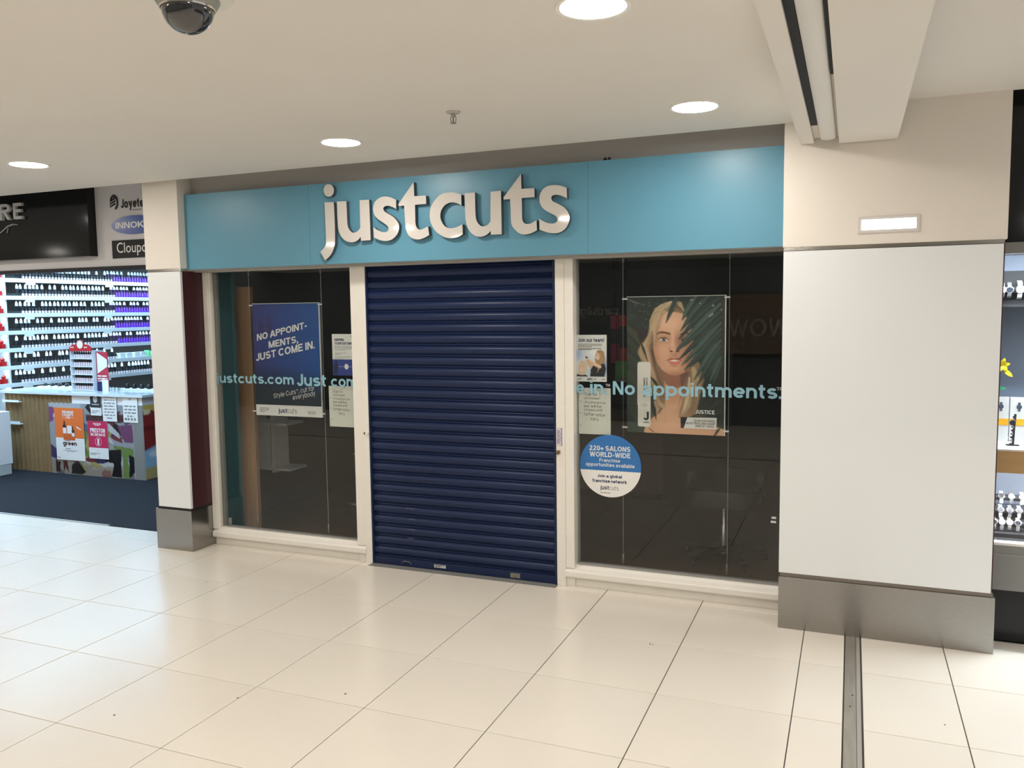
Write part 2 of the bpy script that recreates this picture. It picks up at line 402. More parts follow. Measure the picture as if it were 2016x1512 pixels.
# ------------------------------------------------------------------ flat-print painter (posters)
class Canvas:
    def __init__(s, w_, h_, bg, quad=None):
        s.gain = 1.0; s.w, s.h = w_, h_; s.a = np.zeros((h_, w_, 3)); s.a[:] = bg
        yy, xx = np.mgrid[0:h_, 0:w_]; u = (xx+.0)/(w_-1); v = (yy+.0)/(h_-1)
        if quad is None: s.X, s.Y = u, v
        else:                                        # drawing units -> sheet, by homography
            A = []; B = []
            for (U, V), (x, y) in zip(((0,0),(1,0),(1,1),(0,1)), quad):
                A.append([U, V, 1, 0, 0, 0, -x*U, -x*V]); B.append(x); A.append([0, 0, 0, U, V, 1, -y*U, -y*V]); B.append(y)
            H = np.append(np.linalg.solve(np.array(A, float), np.array(B, float)), 1).reshape(3, 3)
            d = H[2,0]*u+H[2,1]*v+1
            s.X = (H[0,0]*u+H[0,1]*v+H[0,2])/d; s.Y = (H[1,0]*u+H[1,1]*v+H[1,2])/d
    def blend(s, m, c, al=1):
        m = (m*al)[..., None]; s.a = s.a*(1-m)+np.array(c, float)*m
    def mask(s, pts):
        ins = np.zeros(s.X.shape, bool); n = len(pts)
        for i in range(n):
            (x1, y1), (x2, y2) = pts[i], pts[(i+1) % n]
            if y1 == y2: continue
            c = ((y1 > s.Y) != (y2 > s.Y)) & (s.X < (x2-x1)*(s.Y-y1)/(y2-y1)+x1); ins ^= c
        return ins.astype(float)
    def blur(s, m, k):
        for _ in range(k):
            p = np.pad(m, 1, mode='edge'); m = (p[:-2,1:-1]+p[2:,1:-1]+p[1:-1,:-2]+p[1:-1,2:]+2*p[1:-1,1:-1])/6
        return m
    def poly(s, pts, c, al=1, soft=1): s.blend(s.blur(s.mask(pts), soft), c, al)
    def ell(s, cx, cy, rx, ry, c, al=1, soft=1, rot=0):
        dx, dy = s.X-cx, s.Y-cy; a = math.radians(rot)
        p, q = dx*math.cos(a)+dy*math.sin(a), -dx*math.sin(a)+dy*math.cos(a)
        s.blend(s.blur(((p/rx)**2+(q/ry)**2 < 1).astype(float), soft), c, al)
    def glow(s, cx, cy, rx, ry, c, al=1):
        s.blend(np.exp(-(((s.X-cx)/rx)**2+((s.Y-cy)/ry)**2)), c, al)
    def stroke(s, pts, w_, c, al=1, soft=1, taper=True):
        L = []; R = []; n = len(pts)
        for i, (x, y) in enumerate(pts):
            x0, y0 = pts[max(i-1, 0)]; x1, y1 = pts[min(i+1, n-1)]; d = math.hypot(x1-x0, y1-y0) or 1
            nx, ny = -(y1-y0)/d, (x1-x0)/d; k = w_*(math.sin(math.pi*(.12+.85*i/(n-1))) if taper else 1)/2
            L.append((x+nx*k, y+ny*k)); R.append((x-nx*k, y-ny*k))
        s.poly(L+R[::-1], c, al, soft)
    def build(s, name, x0, x1, z0, z1, y, parent, fn=None):
        U = np.linspace(x0, x1, s.w); V = np.linspace(z1, z0, s.h)
        vv = [(x, y, z) for z in V for x in U]
        if fn: vv = [fn(p) for p in vv]
        ff = [(j*s.w+i, (j+1)*s.w+i, (j+1)*s.w+i+1, j*s.w+i+1) for j in range(s.h-1) for i in range(s.w-1)]
        me = bpy.data.meshes.new(name); me.from_pydata(vv, [], ff); me.materials.append(m_paint)
        a = me.color_attributes.new('Col', 'FLOAT_COLOR', 'POINT')
        c = np.clip(s.a/255., 0, 1); c = np.clip(s.gain*np.where(c <= .04045, c/12.92, ((c+.055)/1.055)**2.4), 0, .92).reshape(-1, 3)
        a.data.foreach_set('color', np.concatenate([c, np.ones((len(c), 1))], 1).ravel().astype(np.float32))
        return link(name, me, parent)

# ================================================================== SETTING
# ---- floor: grout bed with one tile object per tile
floor = struct(bx('floor', m_grout, -12, 12, -9, .84, -.06, -.004))
GAP = .0022
_tile_meshes = {}
def tile(x0, x1, y0, y1):
    k = (round(x1-x0, 4), round(y1-y0, 4))
    if k not in _tile_meshes:
        a, b = k[0]/2-GAP, k[1]/2-GAP; e = .0012
        m = MB().add([(-a,-b,-.02),(a,-b,-.02),(a,b,-.02),(-a,b,-.02),(-a,-b,-e),(a,-b,-e),(a,b,-e),(-a,b,-e),(-a+e,-b+e,0),(a-e,-b+e,0),(a-e,b-e,0),(-a+e,b-e,0)],
                     [(0,1,5,4),(1,2,6,5),(2,3,7,6),(3,0,4,7),(4,5,9,8),(5,6,10,9),(6,7,11,10),(7,4,8,11),(8,9,10,11)])
        _tile_meshes[k] = m.mesh('tile', m_tile)
    return link('tile', _tile_meshes[k], floor, ((x0+x1)/2, (y0+y1)/2, 0))
rows = [(-.6*j-.6, -.6*j) for j in range(7)]
for i in range(-14, 7):
    x0, x1 = .6*i, .6*i+.6
    for y0, y1 in rows: tile(x0, x1, y0, y1)
    if x1 <= -.55: tile(x0, x1, 0, .6); tile(x0, x1, .6, .845)
    else: tile(x0, x1, 0, .645)
for i in range(-1, 7):                                   # narrow cut row under the shop front
    x0, x1 = .6*i, .6*i+.6
    if x1 <= 1.27 or x0 >= 2.66 or True:
        a, b = x0, x1
        if a < 1.27 < b: b = 1.27
        if a < 2.67 < b: a = 2.67
        if not (a >= 1.27 and b <= 2.67): tile(a, b, .645, .74)
for y0, y1 in rows+[(0, .645)]: tile(4.2, 4.408, y0, y1)
yr = [(-.023, .64)]+[(-.023-.6*j-.6, -.023-.6*j) for j in range(7)]
for y0, y1 in yr:
    tile(4.488, 4.884, y0, y1)
    for i in range(5): tile(4.884+.6*i, 5.484+.6*i, y0, y1)
# far mall floor behind the viewer
struct(bx('floor_far', mat('far_tile', (.80, .745, .655), .2), -12, 12, -9, -4.25, -.05, -.0005))
bx('threshold_strip', m_grey, 1.272, 2.668, .648, .80, -.02, .001, floor)
# movement joint strip in the floor
tr = struct(link('trim_1', None))
bx('joint_plate', mat('worn_aluminium', (.43, .41, .36), .42, .75, noise=.1, nscale=6, stretch=(10, 1, 1)), 4.412, 4.462, -4.2, .60, -.02, .001, tr)
bx('joint_insert', mat('joint_insert_grey', (.42, .40, .36), .5, .4), 4.464, 4.482, -4.2, .60, -.02, 0, tr)
for k, (y_, x_) in enumerate(((-.30, 4.447), (-.42, 4.437))):
    MB().lathe([(.004, 0), (.004, .0016)], (x_, y_, .001), 8).build('scuff_mark', m_grout, tr)

for x, y, r in ((1.386, -1.657, .006), (1.793, -1.325, .005), (2.243, -1.112, .006), (3.447, -.040, .006), (3.463, -.043, .004), (.447, -.046, .004), (4.811, -.453, .004)):
    MB().lathe([(r, 0), (r*.8, .0012)], (x, y, 0), 7).build('dirt_speck', mat('dirt_brown', (.10, .08, .06), .9), floor)
# ---- ceilings
CZ = 2.755
DL = [(-.495, -.43), (1.680, -.157), (3.682, -.129), (3.615, -1.62)]
DLX = [(-2.6, -.43), (-4.7, -.43), (-6.8, -.43)]
DLX += [(x, y) for y in (-3.2, -4.7, -6.2) for x in (-6.6, -4.5, -2.4, -.4, 1.6, 3.6)]
DLR = [(x, y) for y in (-1.9, -3.4, -4.9, -6.4) for x in (6.5, 8.5, 10.5)]  # added downlights, out of view, that brighten the right side
ceil = struct(link('ceiling', None))
bx('ceiling_board', m_ceil, -12, 4.135, -9, .45, CZ, CZ+.22, ceil)
ceil2 = struct(bx('ceiling_right', m_ceil, 4.61, 12, -9, .46, 2.815, 2.98))
beam = struct(link('ceiling_beam', None))
bx('flange', m_ceil, 4.137, 4.205, -9, .432, 2.635, 2.80, beam)
bx('slot', m_dark, 4.205, 4.335, -9, .432, 2.74, 2.80, beam)
pc = MB(); n_ = 10
prof = [(4.236+.078*(1-math.cos(math.pi*i/n_))/2, 2.652-.012*math.sin(math.pi*i/n_)) for i in range(n_+1)]
prof = prof+[(4.314, 2.70), (4.236, 2.70)]
nn = len(prof)
pc.add([(x, -9, z) for x, z in prof]+[(x, .40, z) for x, z in prof], [(i, (i+1) % nn, nn+(i+1) % nn, nn+i) for i in range(nn)]+[tuple(range(nn)), tuple(range(nn, 2*nn))[::-1]])
pc.build('cover_strip', mat('cover_white', (.72, .71, .68), .5), beam, smooth=True, fix=True)
bx('flange', m_ceil, 4.328, 4.604, -9, .432, 2.625, 2.83, beam)
bx('slot_shade', m_dark, 4.206, 4.235, -9, .038, 2.648, 2.74, beam)  # black strips stand in for the shade between the flanges
bx('slot_shade', m_dark, 4.3145, 4.3275, -9, -.902, 2.640, 2.74, beam)
bx('end_cap', mat('cap_cream', (.66, .61, .53), .6), 4.206, 4.235, .04, .43, 2.66, 2.74, beam)
bx('end_cap', mat('cap_cream', (.66, .61, .53), .6), 4.315, 4.327, -.9, .43, 2.66, 2.74, beam)
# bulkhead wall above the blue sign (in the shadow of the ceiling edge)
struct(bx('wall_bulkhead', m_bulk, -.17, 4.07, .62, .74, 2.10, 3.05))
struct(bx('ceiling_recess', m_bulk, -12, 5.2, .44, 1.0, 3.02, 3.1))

# ---- left pillar
pl = struct(link('wall_pillar_left', None))
bx('base_cladding', m_steel, -.508, -.160, .478, .90, 0, .312, pl, .002)
bx('shadow_gap', m_blackm, -.497, -.166, .490, .90, .312, .328, pl)
MB().box(-.480, -.165, .484, .505, .328, 2.102).build('front_panel', m_panel, pl, bevel=.002)
bx('core', m_maroon, -.478, -.162, .505, .90, .328, 2.112, pl)
bx('joint_strip', m_chrome, -.482, -.160, .489, .90, 2.104, 2.124, pl)
bx('upper_cladding', m_cream, -.492, -.160, .484, .90, 2.124, 3.02, pl, .002)
# ---- right pillar
pr_ = struct(link('wall_pillar_right', None))
bx('base_cladding', m_steel, 4.060, 5.112, .436, .95, 0, .295, pr_, .002)
bx('shadow_gap', mat('gap_bronze', (.20, .17, .14), .5), 4.066, 5.100, .446, .95, .295, .316, pr_)
MB().box(4.060, 5.092, .440, .460, .316, 2.080).build('front_panel', m_panel, pr_, bevel=.002)
bx('core', m_maroon, 4.062, 5.100, .460, .95, .316, 2.083, pr_)
bx('joint_strip', m_chrome, 4.060, 5.096, .447, .95, 2.083, 2.102, pr_)
bx('upper_cladding', m_cream, 4.056, 5.106, .440, .95, 2.102, 3.0, pr_, .002)

# ---- shop-front windows and posts
win1 = struct(link('window_1', None))
bx('plinth', m_white, -.16, 1.165, .728, .80, 0, .058, win1)
bx('plinth_block', m_white, 1.165, 1.222, .712, .80, 0, .058, win1, .003)
SILL = lambda y0: [(y0, .070), (y0+.006, .062), (.80, .062), (.80, .138), (.735, .136), (y0+.03, .122), (y0+.006, .108), (y0, .100)]
MB().prism_x(SILL(.688), -.158, 1.226).build('sill', m_white, win1, bevel=.002, fix=True)
bx('jamb', m_white, -.160, -.118, .700, .80, .125, 2.10, win1, .004)
bx('jamb_bead', m_white, -.118, -.106, .722, .732, .128, 2.10, win1, .002)
bx('glazing_bead', m_alu, -.120, -.086, .767, .79, .137, 2.10, win1)
bx('glazing_bead', m_alu, -.070, 1.150, .748, .785, .133, .146, win1)
bx('glazing_bead', m_alu, -.070, 1.150, .735, .80, 2.112, 2.135, win1)
bx('pane', m_glass, -.118, 1.150, .760, .766, .140, 2.13, win1)
win2 = struct(link('window_2', None))
bx('plinth', m_white, 2.785, 4.062, .728, .80, 0, .058, win2)
bx('plinth_block', m_white, 2.728, 2.785, .712, .80, 0, .058, win2, .003)
MB().prism_x(SILL(.688), 2.724, 4.060).build('sill', m_white, win2, bevel=.002, fix=True)
bx('glazing_bead', m_alu, 2.782, 2.797, .780, .80, .137, 2.10, win2)
bx('glazing_bead', m_alu, 2.800, 4.06, .748, .785, .133, .150, win2)
bx('glazing_bead', m_alu, 2.800, 4.06, .735, .80, 2.100, 2.135, win2)
bx('pane', m_glass, 2.782, 4.062, .760, .766, .140, 2.13, win2)
post = struct(link('trim_2', None))
bx('door_post', m_white, 1.150, 1.224, .702, .80, .12, 2.13, post, .003)
bx('door_post', m_white, 1.224, 1.276, .698, .80, .0, 2.13, post, .003)
kn = MB().lathe([(.013, .02), (.014, .004), (.012, -.004)], (1.262, .690, .935), 12, axis='y').build('key_cover', m_white, post, smooth=True, fix=True)
MB().lathe([(.0075, 0), (.0075, .006)], (1.240, .695, .934), 12, axis='y').build('keyhole', m_blackm, post)
post2 = struct(link('trim_3', None))
bx('door_post', m_white, 2.668, 2.728, .698, .80, 0, 2.13, post2, .003)
bx('door_post', m_white, 2.728, 2.786, .702, .80, .12, 2.13, post2, .003)
MB().lathe([(.010, -.012), (.013, -.010), (.013, .012)], (2.684, .686, .876), 12, axis='y').build('brass_lock', mat('old_brass', (.18, .12, .06), .45, .7), post2, smooth=True, fix=True)
st = bx('sticker', mat('sticker_pale', RGB(214, 206, 212), .5), 2.674, 2.712, .6965, .698, .915, 1.035, post2)
sg = MB()
for k, (xa, xb, za, zb) in enumerate(((2.677, 2.683, .93, 1.02), (2.687, 2.692, .93, 1.02), (2.696, 2.699, .95, 1.0), (2.703, 2.709, .92, 1.03))):
    z = za; r = random.Random(k)
    while z < zb:
        h = r.uniform(.004, .012); sg.quad(xa, xb, z, min(z+h, zb), .6962); z += h+.003
sg.build('sticker_print', mat('violet_ink', RGB(92, 84, 128), .6), st)

# ---- neighbouring shop on the left: wall over its opening
wl = struct(bx('wall_left', mat('grey_white_board', (.62, .61, .62), .5), -12, -.49, .86, .98, 2.190, 3.05))
bx('lintel_trim', m_blackm, -12, -.49, .852, .98, 2.165, 2.190, wl)

# ---- salon interior (dark, lights off)
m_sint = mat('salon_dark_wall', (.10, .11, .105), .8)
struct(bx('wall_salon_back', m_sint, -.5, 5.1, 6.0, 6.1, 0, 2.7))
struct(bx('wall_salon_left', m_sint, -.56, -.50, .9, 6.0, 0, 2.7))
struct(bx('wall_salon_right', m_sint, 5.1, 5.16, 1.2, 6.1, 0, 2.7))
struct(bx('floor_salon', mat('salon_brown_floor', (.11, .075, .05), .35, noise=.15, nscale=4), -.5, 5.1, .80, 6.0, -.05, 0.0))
sc = struct(link('ceiling_salon', None))
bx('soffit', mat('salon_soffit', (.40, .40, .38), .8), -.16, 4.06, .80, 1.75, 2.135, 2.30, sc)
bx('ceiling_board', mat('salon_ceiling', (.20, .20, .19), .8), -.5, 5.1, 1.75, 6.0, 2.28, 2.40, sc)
m_teal = mat('teal_wall_paint', (.055, .155, .18), .6)
ws = struct(link('wall_salon_return', None))
bx('teal_pilaster', m_teal, -.160, -.098, .80, .985, .0, 2.135, ws)
bx('teal_panel', mat('teal_wall_light', (.10, .20, .21), .5), -.30, -.150, .99, 1.05, 0, 2.135, ws)
bx('timber_panel', mat('warm_timber', (.50, .29, .16), .45, noise=.12, nscale=3, stretch=(30, 30, 1)), -.24, -.035, 1.07, 1.12, 0, 2.0, ws)
bx('broken_trim', m_white, -.094, -.080, .80, .82, .138, .19, ws)

# ---- opposite side of the mall (seen only as a reflection in the glass)
wo = struct(bx('wall_opposite', mat('opposite_charcoal', (.17, .185, .19), .7), -12, 12, -7.2, -7.1, 0, 3.0))
MB().text('cards&gifts', .12, .967, 1.66, 1.84, -7.09, mirror=True).build('facade_lettering', m_whiteink, wo)
bo = tag(bx('banner_board', mat('banner_brown', (.26, .19, .14), .8), 2.55, 5.2, -7.02, -6.98, 1.10, 1.98), 'brown banner board reading WOW across the mall', 'banner')
MB().text('WOW', 2.70, 3.55, 1.36, 1.62, -6.975, mirror=True).build('banner_lettering', mat('banner_ink', (.55, .50, .46), .6), bo)
for x in (2.7, 5.0): bx('banner_leg', m_grey, x, x+.05, -7.02, -6.98, 0, 1.10, bo)

# ================================================================== THINGS
# ---- blue fascia sign with raised letters
sign = thing('shop_sign', 'long blue fascia sign with raised grey justcuts letters above the shutter', 'sign', (0, 0, 2.1))
def sub(o, parent):                  # keep world coordinates for a child of a moved Empty
    o.location = o.location-parent.location; return o
for xa, xb in ((-.160, .938), (.9395, 2.9325), (2.934, 4.056)):
    sub(bx('panel', m_blue, xa, xb, .550, .62, 2.116, 2.660, sign), sign)
sub(bx('bottom_trim', m_alu, -.160, 4.056, .556, .70, 2.110, 2.116, sign), sign)
LET = {
'dot':([(1130,2646),(1150,2640),(1165,2624),(1169,2604),(1163,2582),(1147,2567),(1127,2564),(1107,2570),(1092,2587),(1087,2606),(1093,2628),(1109,2643)],[]),
'j':([(1091,2528),(1164,2526),(1167,2480),(1168,2359),(1165,2259),(1157,2227),(1137,2187),(1110,2160),(1081,2141),(1045,2201),(1065,2214),(1085,2236),(1093,2262),(1093,2363),(1092,2464)],[0,1,8,9]),
'u':([(1190,2527),(1265,2526),(1266,2434),(1268,2374),(1278,2342),(1300,2319),(1324,2316),(1348,2325),(1368,2346),(1368,2526),(1441,2525),(1445,2261),(1370,2259),(1369,2286),(1346,2265),(1317,2254),(1284,2254),(1246,2267),(1214,2297),(1196,2338),(1192,2378),(1190,2438)],[0,1,8,9,10,11,12,13]),
's':([(1645,2511),(1644,2452),(1620,2465),(1588,2476),(1561,2475),(1547,2462),(1556,2442),(1582,2425),(1618,2404),(1644,2379),(1660,2354),(1660,2323),(1649,2293),(1619,2265),(1586,2252),(1550,2251),(1509,2260),(1470,2277),(1469,2344),(1497,2325),(1533,2311),(1561,2308),(1579,2317),(1582,2335),(1571,2351),(1540,2372),(1504,2396),(1479,2423),(1470,2455),(1472,2478),(1484,2505),(1508,2525),(1540,2537),(1577,2536),(1610,2527)],[0,1,17,18]),
't':([(1777,2616),(1779,2526),(1864,2525),(1865,2472),(1783,2471),(1783,2387),(1784,2348),(1795,2322),(1814,2311),(1839,2315),(1874,2330),(1881,2274),(1851,2260),(1815,2250),(1784,2251),(1753,2261),(1727,2285),(1715,2313),(1709,2352),(1706,2410),(1703,2470),(1662,2471),(1660,2482)],[0,1,2,3,4,10,11,20,21,22]),
'c':([(2114,2514),(2114,2448),(2084,2463),(2054,2470),(2024,2468),(1994,2453),(1972,2426),(1964,2396),(1968,2365),(1985,2334),(2008,2316),(2038,2309),(2072,2313),(2098,2321),(2118,2330),(2120,2268),(2088,2253),(2050,2247),(2011,2250),(1973,2264),(1934,2291),(1909,2323),(1892,2362),(1888,2400),(1894,2438),(1913,2475),(1944,2507),(1979,2528),(2022,2533),(2068,2530)],[0,1,14,15]),
'u2':([(2137,2521),(2209,2522),(2210,2414),(2213,2365),(2223,2337),(2244,2315),(2268,2310),(2293,2318),(2312,2339),(2316,2519),(2386,2521),(2387,2255),(2314,2256),(2312,2279),(2292,2262),(2267,2250),(2234,2247),(2201,2257),(2168,2285),(2150,2320),(2142,2358),(2139,2418)],[0,1,8,9,10,11,12,13]),
't2':([(2520,2614),(2522,2523),(2606,2522),(2606,2468),(2523,2468),(2524,2378),(2525,2341),(2533,2321),(2551,2310),(2577,2311),(2600,2320),(2618,2330),(2620,2269),(2592,2256),(2560,2248),(2528,2248),(2500,2258),(2473,2282),(2457,2304),(2450,2334),(2449,2400),(2446,2466),(2404,2466),(2402,2478)],[0,1,2,3,4,11,12,21,22,23]),
's2':([(2813,2510),(2814,2447),(2788,2461),(2761,2471),(2734,2473),(2717,2466),(2715,2450),(2726,2435),(2757,2419),(2791,2399),(2814,2376),(2828,2347),(2828,2318),(2817,2290),(2798,2266),(2767,2249),(2728,2246),(2686,2253),(2637,2272),(2636,2337),(2659,2323),(2690,2309),(2721,2304),(2744,2310),(2753,2324),(2748,2342),(2729,2356),(2695,2374),(2664,2395),(2645,2422),(2638,2451),(2643,2483),(2661,2511),(2688,2527),(2723,2532),(2762,2528),(2792,2519)],[0,1,18,19])}
def smooth_loop(pts, corners, k=4):
    n = len(pts); out = []
    for i in range(n):
        p0, p1, p2, p3 = pts[(i-1) % n], pts[i], pts[(i+1) % n], pts[(i+2) % n]
        if i in corners: p0 = p1
        if (i+1) % n in corners: p3 = p2
        straight = i in corners and (i+1) % n in corners
        for s in range(1 if straight else k):
            t = s/k
            out.append(tuple(.5*(2*p1[d]+(p2[d]-p0[d])*t+(2*p0[d]-5*p1[d]+4*p2[d]-p3[d])*t*t+(3*p1[d]-p0[d]-3*p2[d]+p3[d])*t**3) for d in (0, 1)))
    return out
def signed(p): return sum(p[i][0]*p[(i+1) % len(p)][1]-p[(i+1) % len(p)][0]*p[i][1] for i in range(len(p)))
for k, (p, c) in LET.items():
    q = smooth_loop([(x/1000, z/1000) for x, z in p], c)
    if signed(q) < 0: q = q[::-1]
    if k == 'j': jb = sub(MB().prism_y(q, .515, .5515, 0, 1).build('letter', [m_letter, m_letter_side], sign, fix=True), sign)
    elif k == 'dot': sub(MB().prism_y(q, .515, .5515, 0, 1).build('letter_dot', [m_letter, m_letter_side], sign, fix=True), sign)
    else: sub(MB().prism_y(q, .515, .5515, 0, 1).build('letter', [m_letter, m_letter_side], sign, fix=True), sign)
for i, x in enumerate((3.035, 3.06)):
    o = tag(MB().lathe([(.012, 0), (.010, .012), (.005, .018)], (x, .57, 2.660), 8).build('debris_lump', m_blackm, None, smooth=True, fix=True),
            ('small' if i else 'larger')+' dark lump lying on the top edge of the blue sign', 'debris', 'dark lumps on the sign')

# ---- roller shutter: bottom rail + 27 slats
sh = thing('roller_shutter', 'closed navy blue metal roller shutter between the white door posts', 'shutter', (1.97, .72, 0))
def slat_profile():
    P = 0.075; out = []
    # curved lath: bulging face, interlocking roll at the bottom
    for t, d in ((0, .004), (.05, .0), (.10, .003), (.16, .0075), (.21, .003), (.27, -.003), (.40, -.009), (.56, -.0115), (.72, -.009), (.84, -.003), (.90, .003), (.95, .0075), (1.0, .0045)):
        out.append((d, t*P))
    return out
sp = slat_profile(); n = len(sp)
prof = [(y, z) for y, z in sp]+[(y+.004, z) for y, z in sp[::-1]]
sl = MB().prism_x(prof[::-1], -.692, .692).mesh('slat', m_shut, smooth=True, fix=True)
for k in range(28): link('slat', sl, sh, (0, 0, .056+.075*k))
for x in (-.694, .682): MB().box(x, x+.012, -.021, .03, .0, 2.13).build('guide_channel', m_shut, sh)
rail = bx('bottom_rail', m_shut, -.695, .695, -.014, .012, .004, .056, sh, .002)
lb = bx('rating_label', mat('label_silver', (.55, .56, .57), .4), -.205, -.115, -.0152, -.0140, .020, .042, rail)
MB().greek(-.195, -.125, .039, 2, .008, -.0156, .5, seed=5).build('label_print', m_ink, lb)
h_ = MB().tube([(-.462, -.016, .022), (-.445, -.020, .040), (-.40, -.020, .040), (-.383, -.016, .022)], .0014, 6).build('lift_handle', m_cable, rail)
bx('worn_patch', mat('bare_metal_scuff', (.20, .19, .16), .7, noise=.5, nscale=120), .365, .435, -.0146, -.0140, .012, .044, rail)
for k, (x, z, L) in enumerate(((-.42, .418, .07), (-.40, .343, .05), (-.41, .268, .06), (-.41, .205, .05))):
    MB().box(x, x+L, -.0130, -.0112, z, z+.0016).build('scratch', mat('scratch_tan', (.30, .26, .20), .6), sh)
struct(bx('door_1', m_dark, 1.276, 2.668, .752, .762, 0, 2.13))

# ---- lights
def downlight(x, y, label, group, seen, z=CZ):
    o = thing('downlight', label, 'ceiling light', (x, y, z), group)
    MB().lathe([(.108, .002), (.108, -.004), (.122, -.005), (.124, .001)], n=32, cap=False).build('rim', m_rim, o, smooth=True)
    k_ = 32 if seen else 10
    MB().add([(.108*math.cos(-2*math.pi*i/k_), .108*math.sin(-2*math.pi*i/k_), -.003) for i in range(k_)], [tuple(range(k_))]).build('diffuser', m_light, o)
names = ['leftmost round ceiling downlight, above the black shop sign', 'round ceiling downlight above the j of the blue sign',
         'round ceiling downlight above the right window, nearest the ceiling beam', 'large round ceiling downlight cut by the top edge of the picture']
for (x, y), t in zip(DL, names): downlight(x, y, t, 'ceiling downlights', True)
for i, (x, y) in enumerate(DLX): downlight(x, y, f'round ceiling downlight out of view behind the viewer, {nth(i)} of them', 'ceiling downlights out of view', False)
for i, (x, y) in enumerate(DLR): downlight(x, y, f'added round ceiling downlight out of view right of the beam, {nth(i)} of them', 'added ceiling downlights right of the beam', False, 2.815)
el = thing('emergency_light', 'lit white rectangular lamp on the cream pillar', 'wall lamp', (4.572, .44, 2.20))
MB().box(-.145, .145, -.006, .001, -.043, .043).build('frame', mat('lamp_frame', (.60, .57, .54), .5), el, bevel=.002)
MB().box(-.128, .128, -.009, -.005, -.026, .026).build('diffuser', mat('emergency_diffuser', (1, 1, 1), .4, emit=(1, 1, 1), estr=2.2), el, bevel=.001)

# ---- sprinkler
sp_ = thing('fire_sprinkler', 'small metal fire sprinkler hanging from the ceiling', 'sprinkler', (2.581, -.537, CZ))
m_spr = mat('sprinkler_metal', (.42, .40, .36), .3, .9)
MB().lathe([(.036, 0), (.036, -.004), (.030, -.008), (.014, -.009)], n=24).build('escutcheon', mat('escutcheon_grey', (.52, .49, .45), .4), sp_, smooth=True)
MB().lathe([(.010, -.006), (.010, -.022), (.006, -.026)], n=12).build('body', m_spr, sp_)
for s in (-1, 1): MB().tube([(s*.010, 0, -.018), (s*.015, 0, -.030), (s*.014, 0, -.044), (s*.004, 0, -.054)], .0026, 6).build('frame_arm', m_spr, sp_)
MB().tube([(0, 0, -.024), (0, 0, -.050)], .0025, 6).build('bulb', mat('bulb_dark', (.06, .04, .03), .3), sp_)
MB().lathe([(.016, -.054), (.017, -.056), (.004, -.057)], n=12).build('deflector', m_spr, sp_)

# ---- dome camera
dc = thing('dome_camera', 'dark glossy dome security camera on the ceiling', 'camera', (2.548, -2.268, CZ))
MB().lathe([(.135, 0), (.135, -.022), (.126, -.034), (.095, -.036)], n=32).build('ceiling_plate', m_rim, dc, smooth=True)
MB().lathe([(.095, -.030), (.093, -.042), (.086, -.054), (.078, -.060)], n=32).build('housing', mat('housing_grey', (.30, .31, .28), .4), dc, smooth=True)
prof = [(.0765*math.cos(a), -.058-.0765*math.sin(a)) for a in [math.pi/2*i/10 for i in range(10)]]+[(.001, -.1345)]
MB().lathe(prof, n=32).build('dome', mat('smoked_dome', (.028, .028, .03), .05, coat=1), dc, smooth=True)
pr2 = [(.0775, -.056), (.0795, -.060), (.0780, -.066)]
MB().lathe(pr2, n=32, cap=False).build('dome_ring', m_chrome, dc, smooth=True)

# ---- cable-hung acrylic posters
def hang_poster(name, x0, x1, z0, z1, y, label):
    t = thing(name, label, 'poster', ((x0+x1)/2, y, z0))
    def P(o): return sub(o, t)
    P(bx('acrylic_pocket', m_acryl, x0, x1, y+.002, y+.008, z0, z1, t))
    P(bx('pocket_edge', m_acryl, x1, x1+.006, y-.004, y+.010, z0, z1, t))
    P(bx('pocket_edge', m_acryl, x0, x1+.006, y-.004, y+.010, z1, z1+.004, t))
    for cx in (x0-.025, x1+.025):
        c = P(MB().tube([(cx, y, .150), (cx, y, 2.13)], .0017, 6).build('cable', m_cable, t))
        for za, zb in ((.139, .205), (2.075, 2.132)):
            P(MB().lathe([(.0065, za), (.0065, zb)], (cx, y, 0), 10).build('cable_fixing', m_cable, t))
        for zc in (z1-.01, z0+.03):
            P(MB().box(min(cx, x0 if cx < x0 else x1)-.004, max(cx, x0 if cx < x0 else x1)+.004, y-.006, y+.006, zc-.005, zc+.005).build('clip', m_acryl, t))
    return t, P

# left poster: blue gradient sheet
t, P = hang_poster('hanging_poster', .178, .780, 1.010, 1.858, .85, 'blue hanging poster reading NO APPOINTMENTS, JUST COME IN in the left window')
cv = Canvas(40, 60, (44, 50, 112))
g = cv.X; v = cv.Y
top = np.stack([52+(20-52)*g, 56+(78-56)*g, 122+(150-122)*g], -1); low = np.array([34, 44, 58.])
k = np.clip((v-.60+.10*(1-g))*4, 0, 1)[..., None]; cv.a = top*(1-k)+low*k
for (a, b) in ((.08, .16), (.21, .29)):
    cv.poly([(a, .27), (a, .16), (a+.03, .11), (b, .09), (b, .115), (b-.035, .15), (b-.03, .17), (b, .17), (b, .26)], (58, 44, 88), .8, 1)
P(cv.build('printed_sheet', .178, .780, 1.010, 1.858, .850, t))
P(MB().quad(.178, .780, 1.010, 1.092, .8490).build('white_band', m_paper, t))
lines(t, 'lettering', m_whiteink, [('NO APPOINT-', .211, .671, 1.626, 1.676, .8485, dict(bold=.025, rise=.094)), ('MENTS,', .318, .590, 1.537, 1.597, .8485, dict(bold=.025, rise=.044)),
    ('JUST COME IN.', .194, .735, 1.4745, 1.5305, .8485, dict(bold=.025, rise=.103)), ('Style Cuts', .346, .552, 1.152, 1.198, .8485, dict(rise=.039)), ('\u2122', .554, .573, 1.206, 1.216, .8485), (', cut for', .578, .720, 1.195, 1.238, .8485, dict(rise=.027)),
    ('everybody', .522, .725, 1.143, 1.192, .8485, dict(rise=.040))], P)
